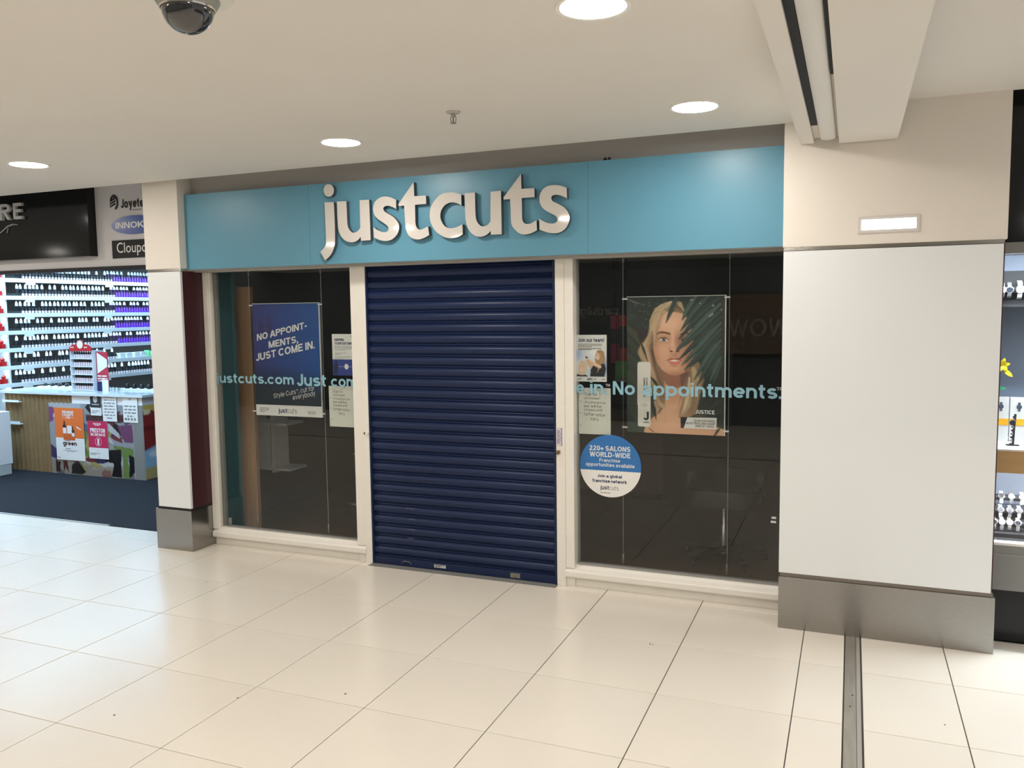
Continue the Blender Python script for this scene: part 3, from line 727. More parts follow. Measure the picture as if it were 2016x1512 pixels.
P(MB().text('just', .386, .466, 1.022, 1.070, .8485, bold=.02).build('logo_lettering', m_navyink, t))
m = MB().text('cuts', .468, .556, 1.032, 1.070, .8485); m.greek(.214, .300, 1.068, 3, .013, .8485, .5, seed=3)
m.text('JUSTICE', .652, .722, 1.036, 1.050, .8485, bold=.04).quad(.652, .722, 1.0565, 1.058, .8485).quad(.652, .722, 1.028, 1.0295, .8485)
P(m.build('small_lettering', m_inkg, t))

# right poster: portrait among palm leaves
t, P = hang_poster('hanging_poster', 3.094, 3.700, 1.004, 1.857, .85, 'large hanging poster of a blonde woman among palm leaves in the right window')
cv = Canvas(202, 284, (32, 41, 36), ((75, 78), (1042, 60), (1045, 1452), (70, 1408)))
rg = random.Random(3)
for _ in range(70):
    cv.ell(rg.uniform(80, 460), rg.uniform(90, 420), rg.uniform(8, 40), rg.uniform(5, 16), rg.choice([(28, 38, 34), (44, 54, 46), (54, 64, 56), (26, 34, 32)]), .5, 2, rg.uniform(-60, 60))
for x, y in ((240, 150), (295, 130), (300, 160), (160, 155), (245, 215), (260, 290), (250, 375)): cv.ell(x, y, 9, 7, (120, 128, 118), .5, 1)
cv.stroke([(80, 95), (150, 125), (235, 150)], 16, (110, 112, 98), .8)
cv.poly([(150, 380), (330, 380), (330, 560), (200, 560)], (44, 32, 34), .8, 6)
# left leaves
for a, b, c_, d, col in (((70, 360), (140, 430), (210, 545), 70, (62, 62, 50)), ((70, 470), (170, 600), (260, 700), 90, (50, 54, 42)), ((70, 640), (160, 740), (250, 1000), 140, (46, 52, 40)), ((80, 800), (150, 1000), (200, 1300), 170, (52, 58, 44)), ((70, 1000), (200, 1200), (300, 1420), 200, (40, 48, 40))):
    cv.stroke([a, b, c_], d, col, .9, 2)
for k in range(9): cv.stroke([(75, 520+90*k), (150, 590+95*k), (230, 720+90*k)], 12, (66, 66, 50) if k % 2 else (30, 36, 30), .5, 2)
# hair behind
H1, H2, H3 = (174, 150, 116), (122, 98, 74), (198, 178, 146)
cv.poly([(296, 440), (298, 300), (330, 225), (400, 170), (470, 125), (550, 112), (640, 150), (700, 220), (770, 400), (800, 700), (850, 860), (815, 1000), (765, 1230), (690, 1262), (590, 1260), (440, 1180), (350, 1120), (330, 940), (285, 760), (205, 660), (188, 590), (240, 500)], H2, 1, 2)
cv.stroke([(230, 520), (215, 610), (300, 790), (345, 1000), (400, 1150)], 90, H1, .7, 4)
cv.stroke([(330, 330), (300, 480), (260, 580), (330, 780), (380, 950)], 60, (176, 140, 118), .7, 3)
# chest, neck
SK = (196, 150, 122)
cv.poly([(425, 790), (690, 790), (676, 930), (650, 1060), (600, 1180), (585, 1260), (800, 1310), (1045, 1385), (1045, 1455), (230, 1420), (262, 1330), (320, 1270), (400, 1215), (452, 1140), (450, 1000)], (192, 146, 116), 1, 2)
cv.glow(500, 1270, 190, 150, (212, 166, 136), .7)
cv.poly([(410, 770), (700, 760), (682, 880), (620, 955), (540, 975), (460, 930), (425, 870)], (132, 86, 66), .85, 5)
cv.poly([(600, 830), (690, 800), (670, 960), (640, 1050), (610, 960)], (88, 62, 56), .7, 5)
# face
face = [(345, 300), (362, 240), (440, 212), (560, 222), (640, 240), (700, 340), (722, 450), (724, 560), (716, 680), (690, 760), (630, 820), (560, 846), (490, 834), (420, 788), (372, 720), (342, 620), (328, 500), (330, 400)]
cv.poly(face, SK, 1, 1)
fm = cv.blur(cv.mask(face), 2)
def fshade(cx, cy, rx, ry, c, al): cv.blend(fm*np.exp(-(((cv.X-cx)/rx)**2+((cv.Y-cy)/ry)**2)), c, al)
fshade(470, 330, 130, 90, (214, 172, 142), .8); fshade(335, 640, 60, 170, (166, 112, 84), .9); fshade(420, 600, 80, 60, (210, 158, 130), .6)
fshade(700, 640, 90, 220, (142, 92, 70), .9); fshade(560, 850, 160, 50, (158, 104, 80), .8); fshade(540, 770, 60, 36, (206, 152, 124), .7)
fshade(430, 480, 85, 36, (158, 108, 84), .7); fshade(650, 490, 70, 50, (92, 60, 50), .8); fshade(345, 300, 40, 90, (170, 124, 92), .7)
fshade(585, 520, 26, 90, (152, 100, 78), .75); fshade(525, 500, 18, 100, (216, 168, 140), .7); fshade(540, 650, 40, 16, (164, 110, 86), .6)
cv.poly([(362, 438), (378, 416), (425, 407), (480, 418), (507, 430), (502, 444), (440, 430), (392, 432), (368, 447)], (94, 62, 44), .92, 1)
cv.poly([(598, 432), (640, 412), (700, 424), (704, 440), (640, 430), (602, 446)], (70, 46, 36), .9, 1)
cv.poly([(388, 492), (412, 476), (446, 474), (492, 498), (450, 510), (410, 508)], (198, 184, 170), 1, 1)
cv.ell(438, 491, 19, 17, (92, 96, 84), 1, 0); cv.ell(438, 491, 8, 8, (20, 20, 18), 1, 0)
cv.stroke([(378, 494), (410, 474), (450, 470), (496, 500)], 12, (50, 34, 28), .9, 0); cv.stroke([(392, 497), (430, 513), (480, 504)], 6, (120, 80, 62), .8, 0)
cv.ell(655, 494, 46, 17, (52, 38, 34), .9, 1)
cv.stroke([(500, 560), (493, 596), (515, 612)], 10, (150, 98, 76), .8, 1); cv.ell(513, 606, 15, 8, (74, 40, 32), .9, 1); cv.ell(576, 604, 14, 9, (74, 40, 32), .9, 1)
cv.ell(545, 590, 26, 18, (206, 152, 124), .7, 2); cv.stroke([(495, 625), (545, 632), (596, 618)], 12, (150, 98, 76), .6, 2)
cv.poly([(458, 696), (508, 668), (540, 677), (572, 666), (622, 698), (545, 700)], (160, 82, 70), .95, 1)
cv.poly([(486, 692), (545, 690), (600, 694), (545, 710)], (224, 206, 196), .9, 0)
cv.poly([(472, 704), (545, 710), (614, 702), (588, 732), (545, 743), (505, 735)], (192, 108, 94), .95, 1)
cv.stroke([(500, 748), (545, 754), (590, 746)], 14, (148, 96, 76), .6, 2)
# hair in front
for pts, w_, c_ in (([(520, 120), (420, 170), (350, 260), (325, 380), (330, 520)], 66, H3), ([(470, 130), (370, 200), (318, 320), (300, 440)], 60, H1), ([(560, 120), (620, 150), (660, 210), (690, 300)], 60, H1), ([(520, 150), (580, 180), (650, 230)], 26, (92, 76, 58)), ([(322, 400), (312, 560), (340, 740), (395, 900), (430, 960)], 34, (110, 82, 62)), ([(300, 420), (250, 540), (285, 680), (330, 840)], 34, H1), ([(330, 430), (322, 600), (360, 760)], 14, (60, 44, 38)),
                ([(730, 760), (760, 900), (720, 1080), (640, 1230)], 90, H1), ([(690, 860), (690, 1000), (660, 1120), (620, 1240)], 50, H3), ([(780, 900), (740, 1060), (700, 1200)], 40, H2), ([(380, 1090), (420, 1150), (470, 1160)], 50, H1), ([(345, 1100), (380, 1180), (370, 1240)], 44, (176, 146, 116))):
    cv.stroke(pts, w_, c_, .85, 2)
for k in range(34):
    x = rg.uniform(300, 420); cv.stroke([(x+150, 130), (x+20, 250), (x-20, 400), (x-40+rg.uniform(-30, 20), 600)], 6, rg.choice([H2, H3, (124, 96, 70)]), .4, 1)
for k in range(24):
    x = rg.uniform(610, 800); cv.stroke([(x+30, 850), (x+10, 1000), (x-50, 1230)], 7, rg.choice([H2, H3, (120, 92, 70)]), .45, 1)
cv.stroke([(205, 500), (235, 580), (285, 720)], 26, (36, 40, 34), .9, 1)
cv.stroke([(300, 850), (350, 910), (410, 1000)], 30, (34, 38, 34), .9, 1); cv.stroke([(300, 1080), (340, 1180), (365, 1290)], 36, (38, 42, 36), .9, 1)
cv.stroke([(300, 930), (340, 1000), (385, 1010)], 16, (90, 100, 84), .6, 1)
# right dark foliage, palm frond
cv.poly([(850, 860), (1050, 700), (1050, 1320), (980, 1300), (860, 1210), (760, 1240), (800, 1130), (870, 1010)], (30, 36, 31), .95, 3)
cv.poly([(690, 230), (1050, 60), (1050, 900), (850, 900), (760, 620)], (26, 36, 33), .95, 4)
cv.poly([(590, 62), (1050, 60), (1050, 300), (680, 300), (640, 200)], (30, 41, 37), .95, 4)
leaf = [((560, 70), (505, 200), (455, 332), 34), ((600, 62), (530, 170), (470, 260), 26), ((760, 62), (680, 180), (615, 300), 60), ((880, 62), (730, 220), (600, 410), 64), ((985, 80), (780, 260), (585, 485), 66), ((1000, 135), (800, 330), (560, 590), 64), ((1003, 200), (800, 400), (548, 612), 50), ((1004, 260), (800, 470), (582, 690), 60), ((1005, 320), (820, 520), (612, 748), 62),
        ((1006, 380), (850, 560), (640, 792), 60), ((1006, 430), (860, 600), (690, 760), 56), ((1006, 490), (880, 650), (736, 892), 60), ((1006, 545), (900, 700), (775, 940), 56), ((1008, 600), (930, 740), (845, 905), 52), ((1010, 655), (950, 780), (890, 920), 50), ((1012, 710), (970, 820), (925, 930), 40)]
for k, (a, b, c_, w_) in enumerate(leaf):
    col = [(46, 62, 55), (36, 50, 46), (58, 74, 66)][k % 3]
    cv.stroke([a, ((a[0]+b[0])/2, (a[1]+b[1])/2-8), b, ((b[0]+c_[0])/2, (b[1]+c_[1])/2+4), c_], w_, col, .97, 1)
    cv.stroke([a, b, c_], w_*.25, tuple(min(255, x+16) for x in col), .8, 1)
    cv.stroke([(a[0]+6, a[1]+22), (b[0]+14, b[1]+26), (c_[0]+6, c_[1]+8)], w_*.22, (18, 25, 24), .8, 1)
for a, b in (((800, 130), (790, 140)), ((720, 105), (700, 100)), ((930, 150), (910, 165)), ((925, 235), (880, 265)), ((1020, 200), (1000, 195))): cv.stroke([a, b], 12, (150, 158, 150), .8, 0, False)
cv.poly([(1008, 62), (1046, 62), (1048, 900), (1020, 900)], (38, 42, 38), .8, 1)
for k in range(7): cv.stroke([(1045, 950+60*k), (960, 1010+55*k), (880, 1120+40*k)], 20, (22, 27, 24) if k % 2 else (48, 54, 46), .8, 1)
cv.poly([(70, 1300), (200, 1340), (250, 1420), (70, 1420)], (44, 58, 46), .9, 3); cv.stroke([(290, 1370), (320, 1395), (350, 1418)], 10, (60, 50, 40), .9, 0); cv.stroke([(940, 1460), (980, 1400), (1010, 1370)], 30, (34, 40, 32), .9, 1)
# printed bottle
cv.poly([(178, 740), (182, 715), (196, 708), (288, 710), (302, 718), (307, 742), (305, 1340), (296, 1358), (190, 1352), (178, 1338)], (204, 200, 192), 1, 0)
cv.poly([(182, 930), (300, 930), (300, 1100), (182, 1120)], (190, 187, 182), .6, 3)
for k in range(7): cv.stroke([(198+11*k, 1160), (222+9*k, 1120), (236+8*k, 1150), (262, 1140)], 4, (120, 116, 112), .6, 0)
cv.gain = 1.38; P(cv.build('printed_sheet', 3.094, 3.700, 1.004, 1.857, .850, t))
def pz(u, v):   # drawing units on the sheet -> metres
    x = 3.094+(u-72)/(1043-72)*.606; return x, 1.857-(v-(78-.018*(u-72)))/((1408+.045*(u-72))-(78-.018*(u-72)))*.853
m = MB(); m.text('J', *[f for f in (pz(243, 0)[0], pz(298, 0)[0])], pz(270, 1292)[1], pz(270, 1207)[1], .8485, bold=.03)
m.text('JUSTICE', pz(243, 0)[0], pz(300, 0)[0], pz(270, 1320)[1], pz(270, 1306)[1], .8485, bold=.03)
m.text('DEEP NUTRIENT', pz(252, 0)[0]-.062, pz(252, 0)[0]+.062, pz(252, 965)[1]-.0045, pz(252, 965)[1]+.0045, .8485, bold=.01, rot=math.pi/2)
m.text('SHAMPOO', pz(277, 0)[0]-.034, pz(277, 0)[0]+.034, pz(277, 922)[1]-.0045, pz(277, 922)[1]+.0045, .8485, bold=.01, rot=math.pi/2)
x0, z0 = pz(620, 1372); x1, z1 = pz(660, 1262)
a = pz(618, 1262); b = pz(686, 1264); c_ = pz(650, 1372); d = pz(620, 1370)
m.add([(a[0], .8486, a[1]), (d[0], .8486, d[1]), (c_[0], .8486, c_[1]), (b[0], .8486, b[1])], [(0, 1, 2, 3)])
P(m.build('bottle_lettering', m_ink, t))
m = MB(); e = pz(972, 1270); f = pz(968, 1386)
m.add([(b[0], .8487, b[1]), (c_[0], .8487, c_[1]), (f[0], .8487, f[1]), (e[0], .8487, e[1])], [(0, 1, 2, 3)])
m.text('JUSTICE', pz(764, 0)[0], pz(950, 0)[0], pz(850, 1232)[1], pz(850, 1192)[1], .8485, bold=.05)
P(m.build('white_print', m_paper, t))
m = MB().greek(pz(764, 0)[0], pz(950, 0)[0], pz(850, 1244)[1], 1, .012, .8485, .7, seed=9)
m.text('SUN KISSING', pz(750, 0)[0], pz(955, 0)[0], pz(850, 1312)[1], pz(850, 1290)[1], .8483, bold=.02, shear=.1)
m.text('AUSTRALIAN HAIR', pz(672, 0)[0], pz(955, 0)[0], pz(820, 1338)[1], pz(820, 1316)[1], .8483, bold=.02, shear=.1)
m.text('SINCE 1990.', pz(762, 0)[0], pz(950, 0)[0], pz(860, 1366)[1], pz(860, 1344)[1], .8483, bold=.02, shear=.1)
P(m.build('caption_lettering', mat('brown_grey_ink', RGB(110, 98, 84), .7), t))

# ---- notices behind the glass
NY = .775
t = thing('paper_notice', 'white and blue paper notice headed KEEPING YOUR DISTANCE in the left window', 'notice', (1.04, NY, 1.33))
sub(bx('sheet', m_paper, .938, 1.148, NY, NY+.001, 1.334, 1.632, t), t)
m = MB().text('KEEPING', .960, 1.040, 1.582, 1.600, NY-.0006, bold=.04).text('YOUR DISTANCE', .960, 1.124, 1.556, 1.574, NY-.0006, bold=.04)
sub(m.build('heading', m_navyink, t), t)
m = MB().greek(.958, 1.135, 1.546, 4, .009, NY-.0006, .35, seed=2).greek(.958, 1.06, 1.497, 2, .009, NY-.0006, .4, seed=4).greek(.958, 1.10, 1.472, 3, .008, NY-.0006, .3, seed=6).greek(1.095, 1.14, 1.618, 1, .008, NY-.0006, .6, seed=7)
sub(m.build('small_print', m_inkg, t), t)
sub(MB().quad(.938, 1.148, 1.334, 1.450, NY-.0005).build('blue_panel', mat('royal_blue_print', RGB(40, 62, 142), .6), t), t)
m = MB().prism_y([(1.055+.017*math.cos(2*math.pi*i/20), 1.398+.020*math.sin(2*math.pi*i/20)) for i in range(20)], NY-.0009, NY-.0006); m.quad(.985, 1.125, 1.3972, 1.3988, NY-.0008)
sub(m.build('distance_symbol', m_whiteink, t), t)
for xc in (.968, 1.137):
    m = MB().prism_y([(xc+.011*math.cos(2*math.pi*i/12), 1.430+.013*math.sin(2*math.pi*i/12)) for i in range(12)], NY-.0009, NY-.0006)
    m.prism_y([(xc-.020, 1.340), (xc+.011, 1.340), (xc+.013, 1.38), (xc+.020, 1.405), (xc+.010, 1.418), (xc-.012, 1.418), (xc-.024, 1.40)][::1], NY-.0009, NY-.0006)
    sub(m.build('figure_symbol', m_navyink, t), t)

def handwritten(x0, z0, label, lines, w_=.210):
    t = thing('paper_notice', label, 'notice', (x0+.1, NY, z0))
    m = MB().box(x0, x0+w_, NY, NY+.001, z0, z0+.297)
    sub(m.build('sheet', mat('cream_paper', (.74, .74, .66), .75), t), t)
    m = MB()
    for s, xa, xb, za, zb, r in lines: m.text(s, x0+xa, x0+xb, z0+za, z0+zb, NY-.0006, bold=.012, shear=.12, rise=r)
    sub(m.build('handwriting', m_ink, t), t)
    m = MB()
    for zz in (.055, .135, .21): m.lathe([(.003, -.0004), (.003, .0002)], (x0+.012, NY-.0004, z0+zz), 8, axis='y')
    sub(m.build('punch_hole', m_ink, t), t)
    return t
LN = [('Due to', .034, .118, .248, .268, -.002), ('unforeseen', .034, .140, .224, .240, -.002), ('circumstances', .034, .178, .197, .213, -.004), ('we will be', .034, .152, .172, .190, -.002), ('closed until', .034, .155, .148, .165, -.002), ('further notice', .034, .172, .117, .138, -.006), ('sorry', .078, .132, .080, .104, -.008)]
handwritten(.897, .960, 'handwritten closure notice on cream paper in the left window', LN)
handwritten(2.798, .990, 'handwritten closure notice on cream paper above the round blue sticker', LN)

t = thing('paper_notice', 'white recruitment notice headed Join our team! with a photo of two women', 'notice', (2.88, NY, 1.327))
sub(bx('sheet', m_paper, 2.781, 2.983, NY, NY+.001, 1.327, 1.624, t), t)
sub(MB().text('Join our team!', 2.794, 2.966, 1.578, 1.604, NY-.0006, bold=.03).build('heading', m_navyink, t), t)
sub(MB().greek(2.794, 2.960, 1.566, 3, .008, NY-.0006, .4, seed=8).greek(2.794, 2.955, 1.540, 2, .008, NY-.0006, .5, seed=18).greek(2.79, 2.82, 1.347, 2, .007, NY-.0012, .5, seed=28).build('small_print', m_ink, t), t)
cv = Canvas(76, 66, (212, 216, 222), ((45, 285), (498, 285), (502, 662), (48, 662)))     # photo, drawing units of a 612 wide view
cv.glow(70, 340, 60, 90, (150, 168, 204), .9); cv.glow(300, 300, 80, 50, (238, 238, 240), .9); cv.glow(490, 520, 30, 120, (120, 140, 180), .8); cv.glow(230, 600, 40, 60, (190, 200, 214), .9)
cv.poly([(330, 430), (330, 350), (360, 290), (410, 275), (460, 310), (476, 400), (470, 480), (440, 500), (400, 520), (370, 600), (350, 560)], (166, 128, 90), 1, 1)
cv.poly([(262, 560), (300, 500), (390, 480), (470, 480), (490, 540), (470, 660), (258, 660)], (34, 34, 40), 1, 1)
cv.ell(366, 372, 34, 52, (220, 178, 152), 1, 1, -8); cv.poly([(352, 400), (384, 396), (374, 410), (356, 410)], (240, 225, 215), 1, 0); cv.ell(352, 352, 6, 4, (70, 50, 44), 1, 0); cv.ell(384, 348, 6, 4, (70, 50, 44), 1, 0)
cv.stroke([(400, 330), (430, 420), (390, 520), (360, 610)], 40, (176, 140, 100), .9, 1)
cv.poly([(215, 400), (255, 425), (340, 465), (420, 505), (428, 530), (400, 545), (320, 510), (240, 455), (200, 430)], (226, 186, 160), 1, 1)
cv.poly([(180, 425), (240, 430), (300, 470), (300, 520), (250, 540), (210, 480)], (206, 170, 134), .9, 1)
cv.poly([(178, 372), (222, 385), (215, 408), (190, 402)], (110, 44, 48), 1, 0); cv.stroke([(165, 300), (200, 360), (240, 400)], 6, (190, 190, 190), .8, 0)
cv.poly([(66, 620), (76, 520), (96, 460), (130, 432), (175, 440), (205, 490), (205, 560), (185, 640), (160, 660), (70, 660)], (206, 188, 164), 1, 1)
cv.poly([(55, 625), (100, 640), (150, 640), (190, 635), (230, 662), (50, 662)], (24, 24, 30), 1, 1)
cv.ell(134, 538, 44, 62, (226, 184, 160), 1, 1, 8); cv.stroke([(98, 550), (120, 578), (150, 575)], 9, (246, 236, 228), 1, 0); cv.ell(116, 512, 6, 4, (70, 54, 48), 1, 0); cv.ell(154, 512, 6, 4, (70, 54, 48), 1, 0)
cv.gain = 1.2; sub(cv.build('photo_print', 2.783, 2.982, 1.358, 1.528, NY-.0006, t), t)
sub(MB().text('just', 2.855, 2.884, 1.333, 1.352, NY-.0012, bold=.03).build('logo_lettering', m_navyink, t), t)
sub(MB().text('cuts', 2.885, 2.916, 1.337, 1.352, NY-.0012).text('JUSTICE', 2.950, 2.974, 1.340, 1.347, NY-.0012, bold=.05).build('small_lettering', m_inkg, t), t)

# ---- round sticker
t = thing('round_sticker', 'round blue and white sticker reading 220+ SALONS WORLD-WIDE on the right window', 'sticker', (3.009, .757, .59))
cx, cz, R = 3.009, .793, .200
arc = lambda a0, a1, n=40: [(cx+R*math.cos(a0+(a1-a0)*i/n), cz+R*math.sin(a0+(a1-a0)*i/n)) for i in range(n+1)]
h = math.asin(-.030/R)
sub(MB().prism_y(arc(h, math.pi-h), .7572, .7592).build('blue_half', mat('sticker_blue', RGB(46, 112, 178), .4), t), t)
sub(MB().prism_y(arc(math.pi-h, 2*math.pi+h), .7572, .7592).build('white_half', m_paper, t), t)
m = MB().text('220+ SALONS', 2.872, 3.140, .890, .922, .7568, bold=.035).text('WORLD-WIDE', 2.874, 3.140, .850, .882, .7568, bold=.035)
m.text('Franchise', 2.938, 3.074, .818, .841, .7568, bold=.025).text('opportunities available', 2.848, 3.168, .782, .812, .7568, bold=.025)
sub(m.build('white_lettering', mat('sticker_white_ink', RGB(206, 212, 216), .5), t), t)
m = MB().text('Join a global', 2.925, 3.085, .712, .738, .7568, bold=.035).text('franchise network', 2.892, 3.118, .684, .708, .7568, bold=.035)
m.text('just', 2.944, 3.000, .632, .668, .7568, bold=.02)
sub(m.build('navy_lettering', m_navyink, t), t)
m = MB().text('cuts', 3.001, 3.064, .640, .666, .7568); m.greek(2.945, 3.065, .622, 1, .010, .7568, .5, seed=12)
sub(m.build('grey_lettering', m_inkg, t), t)

# ---- vinyl lettering on the glass
VY = .7585
BO = dict(bold=.021)
t = thing('vinyl_lettering', 'pale blue window lettering reading justcuts.com Just com on the left pane', 'lettering')
lines(t, 'word', m_vinyl, [('justcuts.com', -.117, .604, 1.238, 1.334, VY, BO), ('Just', .632, .888, 1.252, 1.340, VY, BO), ('com', .930, 1.149, 1.252, 1.312, VY, BO)])
t = thing('vinyl_lettering', 'pale blue window lettering reading e in. No appointments. on the right pane', 'lettering')
lines(t, 'word', m_vinyl, [('e', 2.787, 2.838, 1.252, 1.310, VY, BO), ('in.', 2.878, 2.992, 1.252, 1.335, VY, BO), ('No', 3.027, 3.168, 1.250, 1.334, VY, BO), ('appointments.', 3.214, 4.040, 1.226, 1.334, VY, BO)])
lines(t, 'trademark', m_vinylw, [('\u2122', 2.980, 3.008, 1.300, 1.316, VY), ('\u2122', 4.010, 4.048, 1.300, 1.318, VY)])
for z in (.537, .512): tag(bx('tape_scrap', m_paper, 3.992-.004*(z < .52), 4.018, .756, .7595, z, z+.012), 'small white tape scrap on the right pane, '+('upper' if z > .52 else 'lower')+' of the two', 'tape')

# ---- salon furniture and stand-ins seen through the glass
ch = thing('salon_chair', 'dark swivel salon chair with silver gas lift behind the right window', 'chair', (3.60, 1.62, 0))
m_chair = mat('chair_black_vinyl', (.013, .013, .014), .4)
def rrect(w_, d_, r, n=6):
    return [(sx*(w_-r)+r*math.cos(a), sy*(d_-r)+r*math.sin(a)) for sx, sy, a0 in ((1,1,0), (-1,1,math.pi/2), (-1,-1,math.pi), (1,-1,1.5*math.pi)) for a in [a0+math.pi/2*i/n for i in range(n+1)]]
MB().prism_z(rrect(.25, .24, .12), .42, .54).build('seat', m_chair, ch, bevel=.02, fix=True, smooth=True)
arcp = [(.27*math.cos(a), .05+.24*math.sin(a)) for a in [math.pi*(-.05+1.1*i/18) for i in range(19)]]
MB().prism_z(arcp+[(x*.82, .05+(y-.05)*.82) for x, y in arcp[::-1]], .46, .62).build('backrest', m_chair, ch, bevel=.012, fix=True, smooth=True)
MB().lathe([(.026, .05), (.026, .25), (.018, .26), (.018, .42)], n=14).build('gas_lift', m_cable, ch, smooth=True)
for k in range(5):
    a = 2*math.pi*k/5+.3
    lg = MB().tube([(.02*math.cos(a), .02*math.sin(a), .085), (.15*math.cos(a), .15*math.sin(a), .075), (.29*math.cos(a), .29*math.sin(a), .058)], [.028, .024, .017], 8).build('base_leg', m_blackm, ch, smooth=True)
    MB().lathe([(.024, -.012), (.027, 0), (.024, .012)], (.29*math.cos(a), .29*math.sin(a), .028), 10, axis='x').build('castor', m_blackm, lg, smooth=True)
rd = thing('reception_desk', 'brown reception desk front in the dark salon behind the round sticker', 'desk', (2.37, 3.3, 0))
MB().box(-.44, .44, 0, .5, .06, .80).build('front_panel', mat('desk_brown', (.17, .11, .075), .5), rd)
MB().box(-.46, .46, -.02, .52, .80, .84).build('worktop', mat('desk_top', (.10, .07, .05), .4), rd, bevel=.004)
MB().box(-.42, .42, .03, .48, 0, .06).build('toe_kick', m_blackm, rd)
pn = thing('stand_in_panel', 'pink, red and navy patterned stand-in panel behind the right window', 'panel', (2.868, 1.52, 0))  # stand-in for pink and red shapes in the right pane
for x0, x1, z0, z1, c in ((-.066, .0, .25, .352, (164, 56, 92)), (-.066, .0, .15, .25, (40, 36, 52)), (-.066, .0, 0, .15, (150, 50, 82)), (0, .066, .27, .352, (186, 66, 64)), (0, .066, .12, .27, (30, 32, 46)), (0, .066, 0, .12, (178, 62, 58))):
    MB().box(x0, x1-.004, 0, .02, 1.392+z0, 1.392+z1-.004).build('colour_block', mat('block_%d_%d_%d' % c, RGB(*c), .6), pn)
MB().box(-.070, .066, .02, .035, 1.385, 1.75).build('backing_board', m_blackm, pn)
for x in (-.05, .045): MB().tube([(x, .028, 1.70), (x, .028, 2.135)], .003, 6).build('hanging_rod', m_blackm, pn)
gc = thing('stand_in_card', 'green stand-in card hung beside the portrait poster', 'card', (2.905, 1.42, 0))  # stand-in for a green shape in the right pane
MB().box(-.043, .043, 0, .012, 1.293, 1.421).build('green_card', mat('green_print', RGB(92, 140, 82), .5), gc, bevel=.004)
MB().box(-.046, .046, -.01, .03, 1.272, 1.290).build('tray', m_grey, gc)
for x in (-.035, .035): MB().tube([(x, .016, 1.30), (x, .016, 2.135)], .0022, 6).build('hanging_wire', m_blackm, gc)
ps = thing('product_shelf', 'white product shelf with pale panels behind the left window poster', 'shelf', (-.18, 1.56, 0))
MB().box(-.28, .12, -.02, .22, .425, .445).build('shelf', m_white_lam, ps)
MB().box(-.28, .10, -.02, .22, .82, .84).build('shelf', m_white_lam, ps)
MB().box(-.26, -.10, 0, .02, .445, .82).build('back_panel', m_white_lam, ps)
MB().box(-.08, -.05, 0, .20, .40, .90).build('upright', m_white_lam, ps)
MB().box(-.32, -.28, 0, .20, .40, .90).build('wall_bracket', m_white_lam, ps)
ts = thing('towel_rail', 'metal rail on a post in the dark salon behind the left window', 'rail', (.13, 2.3, 0))
MB().tube([(0, 0, 0), (0, 0, .46)], .012, 8).build('post', m_cable, ts)
MB().tube([(-.04, 0, .46), (.28, 0, .46)], .010, 8).build('bar', m_cable, ts)
for x in (.0, .10, .24): MB().box(x, x+.035, -.015, .015, .46, .86).build('towel', mat('towel_grey', (.24, .24, .23), .9), ts)
MB().lathe([(.10, 0), (.10, .015), (.02, .02)], n=16).build('foot', m_cable, ts)

# ================================================================== NEIGHBOUR SHOP, LEFT
struct(bx('floor_carpet', m_carpet, -12, -.50, .845, 7, -.05, .004))
bx('entrance_strip', m_cable, -4.5, -1.42, .838, .862, -.03, .007, bpy.data.objects['floor_carpet'])
struct(bx('wall_shop_back', mat('shop_wall_grey', (.30, .31, .33), .8), -7.5, -.56, 6.5, 6.6, 0, 2.9))
struct(bx('wall_shop_left', mat('shop_wall_grey', (.30, .31, .33), .8), -5.60, -5.50, 1.0, 6.5, 0, 2.9))
struct(bx('ceiling_shop', m_ceil, -7.5, -.56, .98, 6.6, 2.80, 2.9))
# sign board
sb = thing('shop_sign', 'glossy black sign board with grey letters RE above the left shop', 'sign', (-2.5, .80, 2.28))
sub(bx('board', m_black, -5.5, -1.392, .782, .860, 2.276, 2.95, sb), sb)
for s, xa, xb in (('R', -2.392, -2.262), ('E', -2.222, -2.120)):
    sub(MB().text(s, xa, xb, 2.614, 2.748, .755, bold=.02, depth=.026).build('letter', mat('sign_letter_grey', (.52, .52, .52), .4), sb), sb)
sw = MB().tube([(-2.46, .776, 2.492), (-2.40, .776, 2.520), (-2.33, .776, 2.560), (-2.26, .776, 2.575), (-2.20, .776, 2.568)], [.004, .005, .006, .006, .003], 6)
sw.tube([(-2.32, .776, 2.545), (-2.34, .776, 2.505)], [.005, .003], 6)
sub(sw.build('script_flourish', mat('flourish_grey', (.30, .30, .30), .5), sb), sb)
# brand signs on the white wall
WY = .8585
t = thing('brand_sign', 'black Joyetech logo on the grey board beside the pillar', 'sign', (-1.0, WY, 2.62))
m = MB(); cx, cz = -1.180, 2.703
ring = [(cx+.046*math.cos(a), cz+.062*math.sin(a)) for a in [math.radians(-75+230*i/24) for i in range(25)]]
inn = [(cx+.030*math.cos(a), cz+.042*math.sin(a)) for a in [math.radians(-75+230*i/24) for i in range(25)]]
m.prism_y(ring+inn[::-1], WY-.003, WY)
for k in range(3): m.prism_y([(cx-.044, cz-.018-.022*k+.024), (cx+.016, cz+.004-.022*k+.024), (cx+.016, cz+.018-.022*k+.024), (cx-.044, cz-.005-.022*k+.024)], WY-.003, WY)
sub(m.build('emblem', m_ink, t), t)
sub(MB().text('Joyetech', -1.106, -.775, 2.632, 2.724, WY-.002, bold=.035).build('lettering', m_ink, t), t)
sub(MB().greek(-.99, -.80, 2.636, 1, .012, WY-.002, .6, seed=31).build('small_print', m_inkg, t), t)
t = thing('brand_sign', 'blue oval INNOKIN sign beside the pillar', 'sign', (-.95, WY, 2.45))
